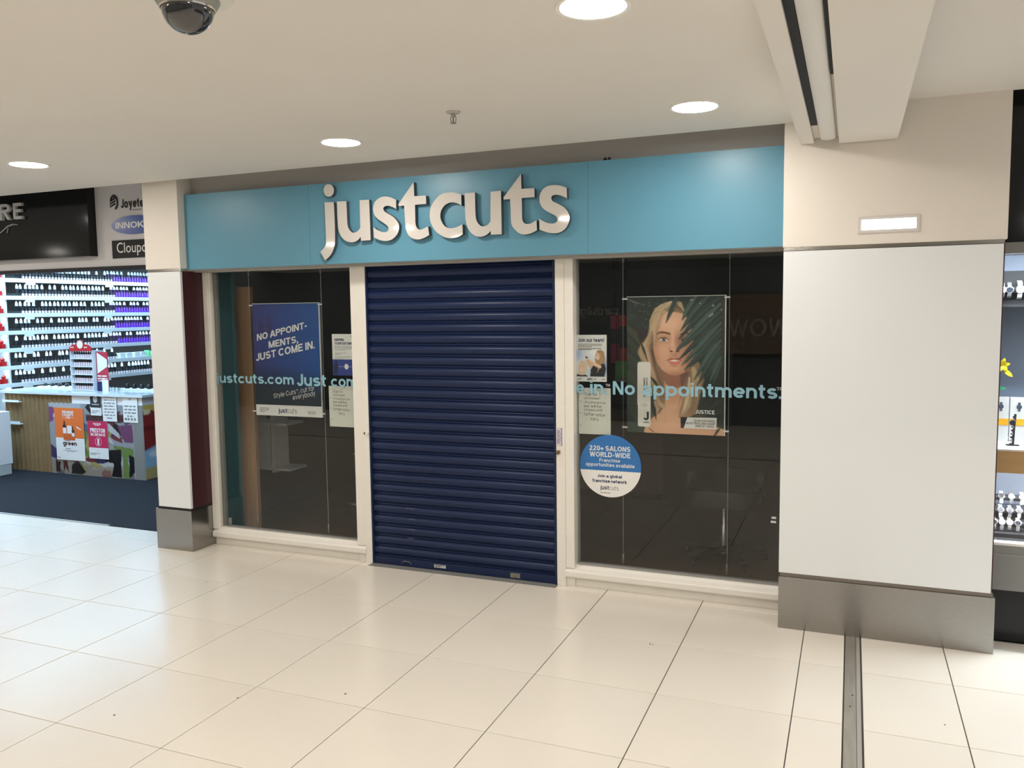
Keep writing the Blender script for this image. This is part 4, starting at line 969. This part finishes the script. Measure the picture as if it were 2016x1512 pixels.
sub(MB().prism_y([(-.965+.250*math.cos(2*math.pi*i/40), 2.514+.074*math.sin(2*math.pi*i/40)) for i in range(40)], WY-.008, WY+.001).build('oval_plate', mat('innokin_blue', RGB(38, 72, 150), .25), t), t)
sub(MB().text('INNOKIN', -1.168, -.775, 2.490, 2.540, WY-.0086, bold=.02).build('lettering', m_whiteink, t), t)
t = thing('brand_sign', 'black rectangular Cloupor sign beside the pillar', 'sign', (-.95, WY, 2.25))
sub(bx('plate', m_blackm, -1.222, -.70, WY-.006, WY+.001, 2.252, 2.396, t), t)
sub(MB().text('Cloupor', -1.170, -.800, 2.268, 2.378, WY-.0065, serif=True).build('lettering', m_whiteink, t), t)

# ceiling light panels of the shop
for k, (x, y) in enumerate(((-4.7, 1.34), (-3.6, 1.34), (-2.5, 1.34), (-1.4, 1.34))):
    o = thing('light_panel', f'cool white ceiling light panel inside the left shop, {nth(k)} of four', 'ceiling light', (x, y, 2.80), 'light panels of the left shop')
    MB().box(-.32, .32, -.32, .32, -.012, .0).build('frame', m_rim, o)
    MB().box(-.30, .30, -.30, .30, -.016, -.012).build('diffuser', m_shoppanel, o)

# shelving along the side wall
SX = -5.10
ZS = [.975+.2135*k for k in range(7)]
un = thing('shelving_unit', 'tall white lit shelving unit full of small bottles in the left shop', 'shelving', (SX, 4.2, 0))
def U(o): return sub(o, un)
U(bx('back_panel', m_dkbrown, SX-.36, SX-.33, 1.9, 6.3, .2, 2.55, un))
for y in (1.9, 2.78, 6.28): U(bx('upright', m_white_lam, SX-.33, SX-.02, y, y+.02, .2, 2.5, un))
for k, z in enumerate(ZS):
    U(bx('shelf', m_white_lam, SX-.33, SX, 1.92, 6.28, z-.03, z-.012, un))
    U(bx('price_rail', m_white_lam, SX-.004, SX+.006, 1.92, 6.28, z-.045, z+.004, un))
    U(bx('light_strip', m_led, SX-.06, SX-.03, 1.92, 6.28, z-.036, z-.030, un))
    for y in (2.93, 4.12):
        U(bx('price_card', m_paper, SX+.007, SX+.010, y+.02*k, y+.13+.02*k, z-.075, z-.008, un))
U(bx('added_light_bar', m_added_bar, SX+.36, SX+.42, 2.0, 6.2, 2.545, 2.56, un))  # bar, housing and arms added out of view to brighten the shelf rails
U(bx('added_bar_housing', m_white_lam, SX+.35, SX+.43, 1.98, 6.22, 2.56, 2.585, un))
for y in (2.2, 4.1, 6.0): U(bx('added_bar_arm', m_white_lam, SX-.35, SX+.36, y, y+.03, 2.56, 2.58, un))
ZN = ['lowest', 'sixth', 'fifth', 'fourth', 'third', 'second', 'top']
m_bclear = mat('clear_liquid', (.62, .50, .52), .12, coat=.5); m_bcap = mat('black_cap', (.015, .015, .018), .3); m_bwhite = mat('pale_label', (.72, .76, .80), .3)
m_purple = mat('purple_label', RGB(112, 52, 190), .4); m_pdark = mat('dark_plum_cap', (.045, .02, .06), .35); m_red = mat('red_pack', RGB(190, 30, 34), .4)
m_mint = mat('mint_pack', RGB(120, 220, 150), .5)
def bottle_mesh(nm, r, hb, hc, mats, n=8):
    return MB().lathe([(r, 0), (r, hb), (r*.62, hb+.008)], n=n, mi=0).lathe([(r*.80, hb+.004), (r*.74, hb+hc*.55), (r*.30, hb+hc)], n=n, mi=1).mesh(nm, mats, smooth=True)
b_short = bottle_mesh('liquid_bottle', .0150, .042, .038, [m_bclear, m_bcap])
b_tall = bottle_mesh('tall_bottle', .0215, .055, .062, [m_bcap, m_bwhite])
b_dark = bottle_mesh('tall_bottle', .0215, .060, .058, [m_bwhite, m_bcap])
b_purple = bottle_mesh('purple_bottle', .0150, .056, .030, [m_purple, m_purple])
b_plum = bottle_mesh('plum_bottle', .0225, .070, .048, [m_pdark, m_bwhite])
red_m = MB().box(-.03, .03, -.03, .03, 0, .07).lathe([(.02, .07), (.026, .10), (.004, .125)], n=8).mesh('red_pack', m_red)
mint_m = MB().box(-.04, .04, -.045, .045, 0, .085).mesh('carton', [m_white_lam])
for k, z in enumerate(ZS):
    nm = ZN[k]; r = random.Random(k)
    ysplit = 4.42 - .0*k if k >= 2 else 9
    y = 2.96+.015*k; cnt = [0, 0, 0, 0]
    while y < 5.90:                                     # front row
        pur = y > ysplit
        if k == 1 and y > 4.42:
            y += .046; continue
        o = link('purple_bottle' if pur else 'liquid_bottle', b_purple if pur else b_short, None, (SX-.035, y, z-.012), r.uniform(0, 6))
        if pur: tag(o, f'small purple bottle, {nth(cnt[0])} from the left, front row of the {nm} shelf', 'bottle', f'purple bottles, front row, {nm} shelf'); cnt[0] += 1
        else: tag(o, f'small clear dark-capped bottle, {nth(cnt[1])} from the left, front row of the {nm} shelf', 'bottle', f'clear bottles, front row, {nm} shelf'); cnt[1] += 1
        y += .046
    y = 2.93+.015*k
    while y < (4.42 if k == 1 else 5.90):                                     # raised back row, in little clusters
        pur = y > ysplit-.05
        bm_ = b_plum if pur else b_tall
        o = link('plum_bottle' if pur else 'tall_bottle', bm_, None, (SX-.105+r.uniform(-.01, .01), y, z+.035), r.uniform(0, 6))
        if pur: tag(o, f'dark plum bottle, {nth(cnt[2])} from the left, back row of the {nm} shelf', 'bottle', f'plum bottles, {nm} shelf'); cnt[2] += 1
        else: tag(o, f'taller pale-capped bottle, {nth(cnt[3])} from the left, back row of the {nm} shelf', 'bottle', f'pale-capped bottles, {nm} shelf'); cnt[3] += 1
        y += .058 if r.random() < .8 else .125
    U(bx('riser', m_blackm, SX-.16, SX-.07, 2.85, 4.45 if k == 1 else 6.2, z-.012, z+.035, un))
    for i, y in enumerate((2.56, 2.64, 2.72)):
        tag(link('red_pack', red_m, None, (SX-.05, y, z-.012), .2), f'red pack, {nth(i)} from the left, at the end of the {nm} shelf', 'pack', f'red packs, {nm} shelf')
for i, y in enumerate((4.50, 4.62, 4.76, 4.88, 5.08, 5.2, 5.34, 5.47, 5.6, 5.74)):
    tag(link('carton', mint_m, None, (SX-.06, y, ZS[1]-.012)), f'white carton, {nth(i)} from the left, on the sixth shelf', 'carton', 'white cartons on the sixth shelf')
tag(bx('carton', m_mint, SX-.10, SX-.015, 4.965, 4.99, ZS[1]-.012, ZS[1]+.09), 'mint green carton standing among white cartons on the sixth shelf', 'carton')

# counter
ct = thing('shop_counter', 'low shop counter with tan corrugated and graffiti printed front in the left shop', 'counter', (-3.7, 2.43, 0))
def Cn(o): return sub(o, ct)
Cn(bx('carcass', m_white_lam, -4.76, -2.640, 2.46, 3.02, .02, .90, ct))
Cn(bx('worktop', mat('counter_glass_top', (.66, .72, .74), .12), -4.80, -2.60, 2.40, 3.06, .905, .935, ct, .002))
cw = MB(); N = 76; x0 = -4.76; x1 = -4.04
pr0 = [(x0+(x1-x0)*i/N, 2.436-.014*math.sin(2*math.pi*10*i/N)) for i in range(N+1)]
nn = len(pr0)
cw.add([(x, y, .0) for x, y in pr0]+[(x, y, .905) for x, y in pr0], [(i, i+1, nn+i+1, nn+i) for i in range(N)])
Cn(cw.build('corrugated_front', m_tan, ct, smooth=True))
cw = MB(); x0 = -4.04; x1 = -3.68
pr0 = [(x0+(x1-x0)*i/40, 2.438-.014*math.sin(2*math.pi*5*i/40)) for i in range(41)]; nn = 41
cw.add([(x, y, .80) for x, y in pr0]+[(x, y, .905) for x, y in pr0], [(i, i+1, nn+i+1, nn+i) for i in range(40)])
Cn(cw.build('corrugated_front', m_tan, ct, smooth=True))
Cn(bx('white_rail', m_white_lam, -3.68, -2.645, 2.432, 2.46, .815, .905, ct))
cv = Canvas(150, 100, (176, 180, 188))
rg = random.Random(11)
for _ in range(46):
    x, y = rg.random(), rg.random(); c = rg.choice([(196, 60, 120), (20, 20, 26), (226, 226, 230), (60, 40, 110), (206, 90, 60), (120, 170, 60), (150, 40, 50), (214, 190, 80), (90, 110, 150), (230, 232, 236)])
    a = rg.uniform(0, 3.1); L = rg.uniform(.06, .22); wd = rg.uniform(.02, .08)
    pts = []
    for k in range(9):
        q = 2*math.pi*k/9; rr = rg.uniform(.6, 1.25); px, py = L*math.cos(q)*rr, wd*math.sin(q)*rr
        pts.append((x+px*math.cos(a)-py*math.sin(a), y+(px*math.sin(a)+py*math.cos(a))*1.4))
    cv.poly(pts, c, .95, 0)
cv.poly([(0, .80), (.3, .78), (.6, .86), (1, .8), (1, 1), (0, 1)], (176, 150, 110), .6, 2)
cv.poly([(.76, .55), (.99, .58), (.99, .72), (.92, .70), (.94, 1), (.86, 1), (.86, .68), (.78, .66)], (128, 170, 66), 1, 0)
cv.poly([(.70, .62), (.85, .60), (.84, .98), (.72, .99), (.76, .80), (.66, .78)], (14, 15, 18), 1, 0); cv.poly([(.94, .66), (1, .70), (1, .9), (.93, .99)], (14, 15, 18), 1, 0)
cv.poly([(.05, .80), (.08, .80), (.08, .83), (.11, .82), (.10, .98), (.05, .97)], (70, 30, 26), 1, 0); cv.poly([(.14, .82), (.19, .80), (.20, .86), (.21, .98), (.17, .90), (.15, .98)], (110, 36, 30), 1, 0); cv.poly([(.25, .86), (.33, .80), (.42, .95), (.38, .98), (.24, .98)], (40, 34, 26), 1, 0)
cv.poly([(0, 0), (.06, 0), (.05, .25), (0, .28)], (150, 60, 140), 1, 1); cv.poly([(0, 0), (.4, 0), (.38, .06), (.2, .09), (0, .05)], (208, 210, 216), 1, 1)
cv.poly([(.45, .15), (1, .12), (1, .22), (.7, .25), (.45, .24)], (90, 30, 34), .9, 1); cv.poly([(.82, .28), (.99, .25), (1, .5), (.9, .5), (.86, .42)], (140, 60, 120), 1, 1)
cv.a = .8*(.72*cv.a+.28*cv.a.mean(2, keepdims=True)); Cn(cv.build('graffiti_print', -4.045, -2.782, .0, .812, 2.426, ct))
Cn(bx('graffiti_board', m_white_lam, -4.045, -2.782, 2.427, 2.44, .0, .812, ct))
Cn(bx('corner_post', m_grey, -2.780, -2.640, 2.425, 2.47, .0, .82, ct))
cv = Canvas(30, 60, (150, 48, 44))     # printed side panel: brick tower
for j in range(30):
    yy = .16+j*.016
    cv.poly([(0, yy), (1, yy), (1, yy+.003), (0, yy+.003)], (112, 34, 34), .8, 0)
cv.poly([(0, 0), (1, 0), (1, .08), (0, .08)], (224, 190, 90), 1, 0)
for i in range(4): cv.poly([(.26*i, .06), (.26*i+.2, .06), (.26*i+.16, .13), (.26*i+.04, .13)], (224, 190, 90) if i % 2 else (236, 220, 170), 1, 0)
cv.poly([(.30, .30), (.40, .24), (.62, .24), (.70, .30), (.70, .56), (.30, .56)], (90, 170, 220), 1, 0); cv.poly([(.30, .40), (.70, .40), (.70, .42), (.30, .42)], (235, 240, 240), 1, 0); cv.poly([(.48, .25), (.52, .25), (.52, .56), (.48, .56)], (235, 240, 240), 1, 0)
cv.poly([(0, .60), (.3, .55), (.6, .60), (1, .56), (1, .85), (0, .88)], (170, 206, 232), 1, 1); cv.ell(.3, .66, .2, .05, (232, 240, 246), 1, 1); cv.ell(.75, .75, .2, .06, (220, 234, 244), 1, 1)
cv.poly([(0, .84), (1, .80), (1, 1), (0, 1)], (206, 186, 120), 1, 1); cv.ell(.72, .86, .25, .09, (130, 34, 70), 1, 0)
Cn(cv.build('printed_side', 0, .55, .0, .82, 0, ct, fn=lambda p: (-2.637, 2.432+p[0], p[2])))
Cn(bx('side_board', m_white_lam, -2.645, -2.6385, 2.43, 2.985, 0, .90, ct))
for x0_, x1_, z0_, z1_ in ((-4.74, -4.47, .805, .830), (-4.68, -4.468, .548, .583)):
    o = thing('leaflet_rail', ('upper' if z0_ > .7 else 'lower')+' white leaflet rail on the tan corrugated counter front', 'rail', (x0_, 2.40, z0_))
    sub(bx('ledge', m_white_lam, x0_, x1_, 2.385, 2.424, z0_, z0_+.008, o), o)
    sub(bx('lip', m_white_lam, x0_, x1_, 2.380, 2.385, z0_, z1_, o), o)

# sheets stuck on the counter
def sheet(x0, x1, z0, z1, y, m, label):
    t = thing('counter_poster', label, 'poster', ((x0+x1)/2, y, z0)); sub(bx('sheet', m, x0, x1, y, y+.002, z0, z1, t), t); return t
PY = 2.418
t = sheet(-3.947, -3.505, .166, .762, PY, m_paper, 'orange and white poster reading ORANGE COUNTY CBD and green on the counter')
sub(MB().quad(-3.947, -3.505, .420, .762, PY-.001).build('orange_panel', mat('orange_print', RGB(226, 112, 44), .6), t), t)
m = MB().text('ORANGE', -3.825, -3.650, .700, .728, PY-.002, bold=.04).text('COUNTY', -3.825, -3.650, .668, .695, PY-.002, bold=.04).text('CBD', -3.775, -3.700, .640, .664, PY-.002, bold=.04)
m.quad(-3.825, -3.79, .650, .654, PY-.002).quad(-3.685, -3.650, .650, .654, PY-.002)
m.box(-3.76, -3.69, PY-.003, PY-.002, .47, .56).add([(-3.62, PY-.002, .545), (-3.55, PY-.002, .515), (-3.545, PY-.002, .525), (-3.615, PY-.002, .557)], [(0, 1, 2, 3)])
m.box(-3.825, -3.775, PY-.003, PY-.002, .470, .535).box(-3.69, -3.65, PY-.003, PY-.002, .44, .48)
sub(m.build('white_print', m_whiteink, t), t)
m = MB().text('green', -3.838, -3.625, .318, .372, PY-.002, bold=.04).greek(-3.80, -3.66, .390, 1, .01, PY-.002, .5, seed=41).greek(-3.80, -3.66, .300, 1, .012, PY-.002, .5, seed=42).greek(-3.85, -3.60, .280, 2, .012, PY-.002, .3, seed=43, align='c').greek(-3.93, -3.85, .195, 1, .012, PY-.002, .5, seed=44)
for xc, w_, zb, zt in ((-3.80, .026, .535, .575), (-3.67, .020, .48, .515)):
    m.prism_y([(xc-w_, zb), (xc+w_, zb), (xc+w_, zb+.025), (xc+w_*.4, zt), (xc+w_*.3, zt+.04), (xc-w_*.3, zt+.04), (xc-w_*.4, zt), (xc-w_, zb+.025)], PY-.003, PY-.002)
sub(m.build('dark_print', mat('dark_brown_ink', RGB(60, 34, 30), .6), t), t)
sub(MB().box(-3.825, -3.645, PY-.002, PY-.0012, .395, .47).build('bottle_boxes', mat('light_orange_print', RGB(206, 96, 40), .6), t), t)
t = sheet(-3.441, -3.150, .206, .626, PY, m_paper, 'pink poster reading PRESTON WE ARE BACK! on the counter')
sub(MB().quad(-3.441, -3.150, .330, .626, PY-.001).build('pink_panel', mat('pink_print', RGB(196, 34, 84), .6), t), t)
m = MB().text('PRESTON', -3.405, -3.185, .500, .548, PY-.002, bold=.04).text('WE ARE BACK!', -3.405, -3.185, .462, .492, PY-.002, bold=.04).greek(-3.36, -3.24, .606, 3, .011, PY-.002, .6, seed=45, align='c')
ring = [(-3.292+.048*math.cos(2*math.pi*i/24), .398+.05*math.sin(2*math.pi*i/24)) for i in range(25)]
m.prism_y(ring+[(-3.292+(x+3.292)*.94, .398+(z-.398)*.94) for x, z in ring[::-1]], PY-.003, PY-.002).box(-3.305, -3.279, PY-.003, PY-.002, .362, .432)
sub(m.build('white_print', m_whiteink, t), t)
sub(MB().greek(-3.42, -3.26, .270, 2, .014, PY-.002, .5, seed=46).greek(-3.32, -3.27, .300, 1, .012, PY-.002, .3, seed=47).greek(-3.305, -3.285, .224, 1, .012, PY-.002, .7, seed=47).build('small_print', m_inkg, t), t)
t = sheet(-3.384, -3.226, .690, .925, PY, m_paper, 'black topped sheet with white emblem hanging from the counter rail')
sub(MB().quad(-3.384, -3.226, .778, .925, PY-.001).build('black_panel', m_ink, t), t)
m = MB(); ring = [(-3.305+.030*math.cos(2*math.pi*i/24), .868+.034*math.sin(2*math.pi*i/24)) for i in range(25)]
m.prism_y(ring+[(-3.305+(x+3.305)*.76, .868+(z-.868)*.76) for x, z in ring[::-1]], PY-.003, PY-.002).text('V', -3.320, -3.290, .838, .886, PY-.003, bold=.03).text('VAPORESSO', -3.362, -3.248, .806, .820, PY-.003, bold=.02)
sub(m.build('white_print', m_whiteink, t), t)
sub(MB().greek(-3.365, -3.245, .745, 2, .018, PY-.002, .5, seed=48).build('small_print', m_inkg, t), t)
t = sheet(-3.204, -2.998, .632, .928, PY, m_paper, 'white sheet of grey text lines, middle one of those on the counter rail')
sub(MB().greek(-3.185, -3.02, .905, 8, .033, PY-.001, .36, seed=49, align='c').build('small_print', m_inkg, t), t)
t = sheet(-2.904, -2.695, .630, .932, PY, m_paper, 'white sheet with a small emblem at the top right of the counter')
m = MB().greek(-2.885, -2.715, .815, 4, .036, PY-.001, .40, seed=50, align='c'); m.prism_y([(-2.82, .905), (-2.80, .870), (-2.775, .905), (-2.80, .885)], PY-.002, PY-.001)
for i in range(4): m.box(-2.885+.045*i, -2.85+.045*i-.01*(i > 0), PY-.002, PY-.001, .655, .680)
sub(m.build('small_print', m_inkg, t), t)

# tester stand on the counter
ts = thing('tester_stand', 'red topped acrylic tester stand of small bottles on the counter', 'display stand', (-3.70, 2.60, .935))
m_acr = mat('clear_acrylic_frosty', (.72, .76, .80), .2)
for x in (-.172, .166): MB().box(x, x+.006, 0, .16, 0, .46).build('side_panel', m_acr, ts)
MB().box(-.166, .166, .15, .16, 0, .46).build('back_panel', m_acr, ts)
for k in range(5): MB().box(-.166, .166, .0, .15, .004+.09*k, .012+.09*k).build('tier', m_acr, ts)
crown = [(-.17, .455), (.17, .455), (.17, .50), (.13, .525), (.06, .535), (.04, .57), (0, .585), (-.04, .57), (-.06, .535), (-.13, .525), (-.17, .50)]
MB().prism_y(crown, -.004, .004).build('red_header', m_red, ts)
MB().prism_y([(.045*math.cos(2*math.pi*i/16), .530+.045*math.sin(2*math.pi*i/16)) for i in range(16)], -.007, -.004).greek(-.15, -.06, .505, 1, .02, -.0045, .6, seed=51).greek(.06, .15, .505, 1, .02, -.0045, .6, seed=52).build('header_print', m_whiteink, ts)
cd = MB().box(.175, .350, .05, .056, 0, .445).build('side_card', mat('crimson_card', RGB(184, 46, 66), .5), ts)
m = MB().prism_y([(.19, .44), (.19, .20), (.34, .28), (.34, .36)][::1], .048, .050).box(.24, .345, .048, .05, .0, .13).greek(.19, .34, .18, 3, .03, .047, .5, seed=53)
m.build('card_print', m_whiteink, cd)
MB().box(.178, .25, .046, .049, 0, .11).build('card_print_blue', m_navyink, cd)
for k in range(5):
    for i in range(9):
        o = link('sample_bottle', b_short, None, (-3.70-.145+.036*i, 2.645, .935+.012+.09*k))
        tag(o, f'dark capped sample bottle, {nth(i)} from the left, {["bottom", "second", "middle", "fourth", "top"][k]} tier of the tester stand', 'bottle', f'sample bottles, {["bottom", "second", "middle", "fourth", "top"][k]} tier')
# trays of blister packs on the counter / behind it
for k in range(6):
    o = thing('blister_tray', f'pale blister pack tray right of the tester stand, {nth(k)} from it', 'tray', (-3.30+.11*k, 2.86, .935), 'blister trays on the counter', .15)
    MB().box(-.05, .05, -.07, .07, 0, .018).build('tray', m_white_lam, o, bevel=.004)
    MB().lathe([(.024, .018), (.026, .05), (.012, .07)], n=10).build('blister', m_bcap, o, smooth=True)
for k in range(5):
    o = thing('blister_tray', f'pale blister pack tray left of the tester stand, {nth(k)} from the left', 'tray', (-4.62+.12*k, 2.86, .935), 'blister trays left of the stand', -.1)
    MB().box(-.05, .05, -.07, .07, 0, .018).build('tray', m_white_lam, o, bevel=.004)
    MB().lathe([(.024, .018), (.026, .04), (.012, .055)], n=10).build('blister', m_bcap, o, smooth=True)
# white display plinth cut by the picture edge
dp = thing('display_plinth', 'white display plinth with grey jar at the left picture edge', 'plinth', (-4.55, 1.95, 0))
MB().box(-.30, .105, -.1, .30, .12, .72).build('body', m_white_lam, dp, bevel=.004)
MB().box(-.28, .10, -.08, .28, 0, .12).build('foot', mat('plinth_foot', (.50, .54, .55), .5), dp)
MB().lathe([(.08, .72), (.09, .80), (.085, .90), (.05, .94)], (.0, .1, 0), 18).build('jar', mat('jar_grey', (.30, .33, .36), .25), dp, smooth=True)
MB().lathe([(.05, .94), (.06, .97), (.02, .99)], (.0, .1, 0), 18).build('jar_lid', m_red, dp, smooth=True)

# ================================================================== WATCH SHOP, RIGHT
wr = struct(link('wall_right', None))
bx('fascia', m_black, 5.106, 8, .640, .75, 2.097, 3.0, wr)
bx('plinth', m_black, 5.112, 8, .650, .75, .0, .278, wr)
bx('stall_riser', m_grey, 5.112, 8, .645, .75, .278, .520, wr)
bx('riser_top', mat('riser_grey_light', (.32, .32, .31), .5), 5.112, 8, .642, .645, .468, .472, wr)
w3 = struct(link('window_3', None))
bx('frame_top', m_grey, 5.106, 8, .642, .70, 2.042, 2.097, w3)
bx('frame_bottom', m_rim, 5.112, 8, .640, .70, .520, .532, w3)
bx('pane', m_glass2, 5.112, 8, .662, .668, .532, 2.042, w3)
bx('case_back', mat('case_back_blue', (.16, .19, .25), .5), 5.10, 8, 1.22, 1.25, .5, 2.1, w3)
bx('case_side', mat('case_back_blue', (.16, .19, .25), .5), 5.085, 5.10, .96, 1.25, .5, 2.1, w3)
bx('case_floor', m_blackm, 5.10, 8, .67, 1.22, .50, .530, w3)
bx('case_top', m_rim, 5.10, 8, .67, 1.22, 2.06, 2.08, w3)
bx('case_lamp', m_case, 5.12, 7.5, .70, .74, 2.046, 2.058, w3)
bx('case_lamp', m_case, 5.12, 7.5, .72, .75, .914, .9215, w3)
dsh = thing('display_shelf', 'light wooden display shelf with white top in the watch window', 'shelf', (5.6, .95, .92))
sub(bx('shelf_board', mat('light_oak', RGB(190, 146, 88), .5, noise=.06, nscale=4, stretch=(1, 12, 12)), 5.104, 7.5, .70, 1.215, .922, 1.012, dsh), dsh)
sub(bx('lamp_hiding_lip', mat('light_oak', (0, 0, 0)), 5.104, 7.5, .700, .712, .895, .922, dsh), dsh)  # lip added to hide the lower lamp strip
sub(bx('white_top', m_paper, 5.104, 7.5, .702, 1.215, 1.012, 1.020, dsh), dsh)
ub = thing('display_box', 'black display box holding pale watches at the top of the watch window', 'display box', (5.4, 1.1, 1.77))
sub(bx('box_back', m_blackm, 5.110, 5.75, 1.10, 1.20, 1.772, 1.968, ub), ub)
sub(bx('box_floor', m_blackm, 5.110, 5.75, .90, 1.10, 1.768, 1.778, ub), ub)
sub(bx('wall_bracket', m_blackm, 5.110, 5.75, 1.195, 1.222, 1.79, 1.95, ub), ub)
m_silver = mat('watch_silver', (.80, .80, .80), .2, .8); m_dial = mat('watch_dial_dark', (.03, .035, .05), .2); m_strapw = mat('white_strap', (.85, .85, .84), .4); m_cush = mat('black_cushion', (.02, .02, .025), .6)
m_dialw = mat('watch_dial_pale', (.72, .74, .78), .2)
def watch(loc, s, label, group, strap, dial, tilt=0, stand=True, rz=0):
    t = thing('wrist_watch', label, 'watch', loc, group, rz)
    T = lambda p: (p[0]*s, (p[1]*math.cos(tilt)-p[2]*math.sin(tilt))*s, (p[1]*math.sin(tilt)+p[2]*math.cos(tilt))*s)
    def B(m, n, mt, sm=True):
        m.v = [T(p) for p in m.v]; return m.build(n, mt, t, smooth=sm, fix=True)
    B(MB().lathe([(.019, .006), (.021, .0), (.019, -.006), (.017, -.007)], n=18, axis='y'), 'case', m_silver)
    B(MB().lathe([(.016, -.0072), (.016, -.0068)], n=18, axis='y'), 'dial', dial)
    b = MB()
    for sg in (1, -1):
        pts = [(.0, sg*.018), (.006, sg*.03), (.016, sg*.040), (.03, sg*.044)]
        vv = []
        for y, z in pts: vv += [(-.010, y, z), (.010, y, z), (-.009, y+.003, z-sg*.002), (.009, y+.003, z-sg*.002)]
        ff = []
        for i in range(3):
            a = 4*i; ff += [(a, a+1, a+5, a+4), (a+2, a+6, a+7, a+3), (a, a+4, a+6, a+2), (a+1, a+3, a+7, a+5)]
        b.add(vv, ff)
    B(b, 'strap', strap)
    if stand:
        B(MB().lathe([(.020, -.034), (.022, 0), (.020, .034)], (0, .024, 0), 12, axis='x'), 'cushion', m_cush)
    return t
UP = [('silver bracelet watch hung nearest the pillar in the black box', 5.178, m_silver, m_dialw), ('dark dialled watch hung in the black box, second from the pillar', 5.212, m_silver, m_dial), ('large white watch hung in the black box', 5.262, m_strapw, m_dialw), ('white watch in the black box, fourth from the pillar', 5.325, m_strapw, m_dialw), ('silver watch in the black box, fifth from the pillar', 5.39, m_silver, m_dial)]
for i, (lab, x, a, b) in enumerate(UP): watch((x, 1.03, 1.862), 1.0 if i != 2 else 1.15, lab, 'watches in the black box', a, b)
# stepped display blocks and watches in the lower case
for i, (y0, z1) in enumerate(((1.0, .645), (.89, .592), (.77, .552))):
    tag(bx('display_step', m_cush if i else mat('step_navy', (.03, .04, .07), .5), 5.112, 6.2, y0, y0+.11, .530, z1), 'dark display step in the watch case, '+('rearmost', 'middle', 'front')[i], 'display step', 'display steps')
LOW = [(1.05, .700, (5.214, 5.263, 5.315, 5.37, 5.42), 'rear'), (.94, .645, (5.196, 5.240, 5.285, 5.33, 5.38), 'middle'), (.82, .602, (5.150, 5.186, 5.222, 5.262, 5.31), 'front')]
for y, z, xs, nm in LOW:
    for i, x in enumerate(xs):
        watch((x, y, z), .86, f'{["first", "second", "third", "fourth", "fifth"][i]} watch from the pillar in the {nm} row of the lower case', f'watches in the lower case, {nm} row', m_silver if (i+len(nm)) % 2 else m_strapw, m_dialw if (i*len(nm)) % 3 else m_dial, -.5)
for x0_, x1_, lab in ((5.150, 5.226, 'white watch card beside the pillar in the watch window'), (5.232, 5.32, 'second white watch card from the pillar in the watch window'), (5.33, 5.42, 'third white watch card from the pillar in the watch window')):
    t = thing('watch_card', lab, 'card', (x0_, 1.0, 1.02), 'cards in the watch window')
    sub(bx('card', m_paper, x0_, x1_, 1.0, 1.02, 1.020, 1.268, t), t)
    sub(bx('yellow_band', mat('amber_band', RGB(246, 176, 24), .5), x0_, x1_, .998, 1.0, 1.112, 1.148, t), t)
    xc = (x0_+x1_)/2
    sub(MB().prism_y([(xc+.013*math.cos(2*math.pi*i/14), 1.215+.013*math.sin(2*math.pi*i/14)) for i in range(14)], .9975, .9995).box(xc-.006, xc+.006, .998, .9995, 1.19, 1.24).build('watch_print', mat('card_ink', RGB(70, 80, 100), .5), t), t)
t = thing('strap_stand', 'beaded bracelet watch on a black stand on the white shelf', 'watch stand', (5.228, .85, 1.02))
MB().tube([(0, 0, 0), (.004, .01, .08), (.010, .02, .17)], .006, 8).build('stem', m_blackm, t)
MB().box(-.03, .03, -.01, .03, 0, .004).build('foot', m_blackm, t)
for k in range(9): MB().lathe([(.002, -.006), (.007, -.003), (.007, .003), (.002, .006)], (-.012+.002*k, -.008+.003*k, .01+.018*k), 8).build('bead', m_silver if k % 2 else m_dial, t)
MB().lathe([(.014, -.005), (.014, .005)], (-.006, .0, .125), 14, axis='y').build('watch_face', m_dial, t)
fl = thing('yellow_flower', 'yellow flower with green leaf in the watch window beside the pillar', 'flower', (5.165, .97, 1.02))
m_yel = mat('petal_yellow', RGB(244, 226, 40), .5); m_leaf = mat('leaf_green', RGB(72, 190, 130), .5)
MB().tube([(0, 0, 0), (-.01, 0, .2), (.0, -.01, .40)], .003, 6).build('stem', m_leaf, fl)
def petal(a, L, wd, c):
    m = MB(); d = Vector((math.cos(a), -.35, math.sin(a))).normalized(); s = d.cross(Vector((0, 1, 0))).normalized(); vv = []
    for t_, k in ((0, .2), (.35, 1), (.7, .8), (1, .1)):
        p = Vector(c)+d*L*t_+Vector((0, -.01*math.sin(3*t_), 0)); vv += [p-s*wd*k, p+s*wd*k, p-s*wd*k+Vector((0, .003, 0)), p+s*wd*k+Vector((0, .003, 0))]
    for i in range(3):
        b = 4*i; m.add([], [])
    m.add(vv, [f for i in range(3) for f in ((4*i, 4*i+1, 4*i+5, 4*i+4), (4*i+2, 4*i+6, 4*i+7, 4*i+3), (4*i, 4*i+4, 4*i+6, 4*i+2), (4*i+1, 4*i+3, 4*i+7, 4*i+5))]); return m
for k in range(6): petal(k*math.pi/3+.2, .042, .012, (.012, -.01, .430)).build('petal', m_yel, fl, smooth=True)
petal(-.75, .06, .012, (.022, -.01, .405)).build('trumpet_petal', m_yel, fl, smooth=True)
petal(-.1, .05, .009, (-.01, 0, .305)).build('leaf', m_leaf, fl, smooth=True)
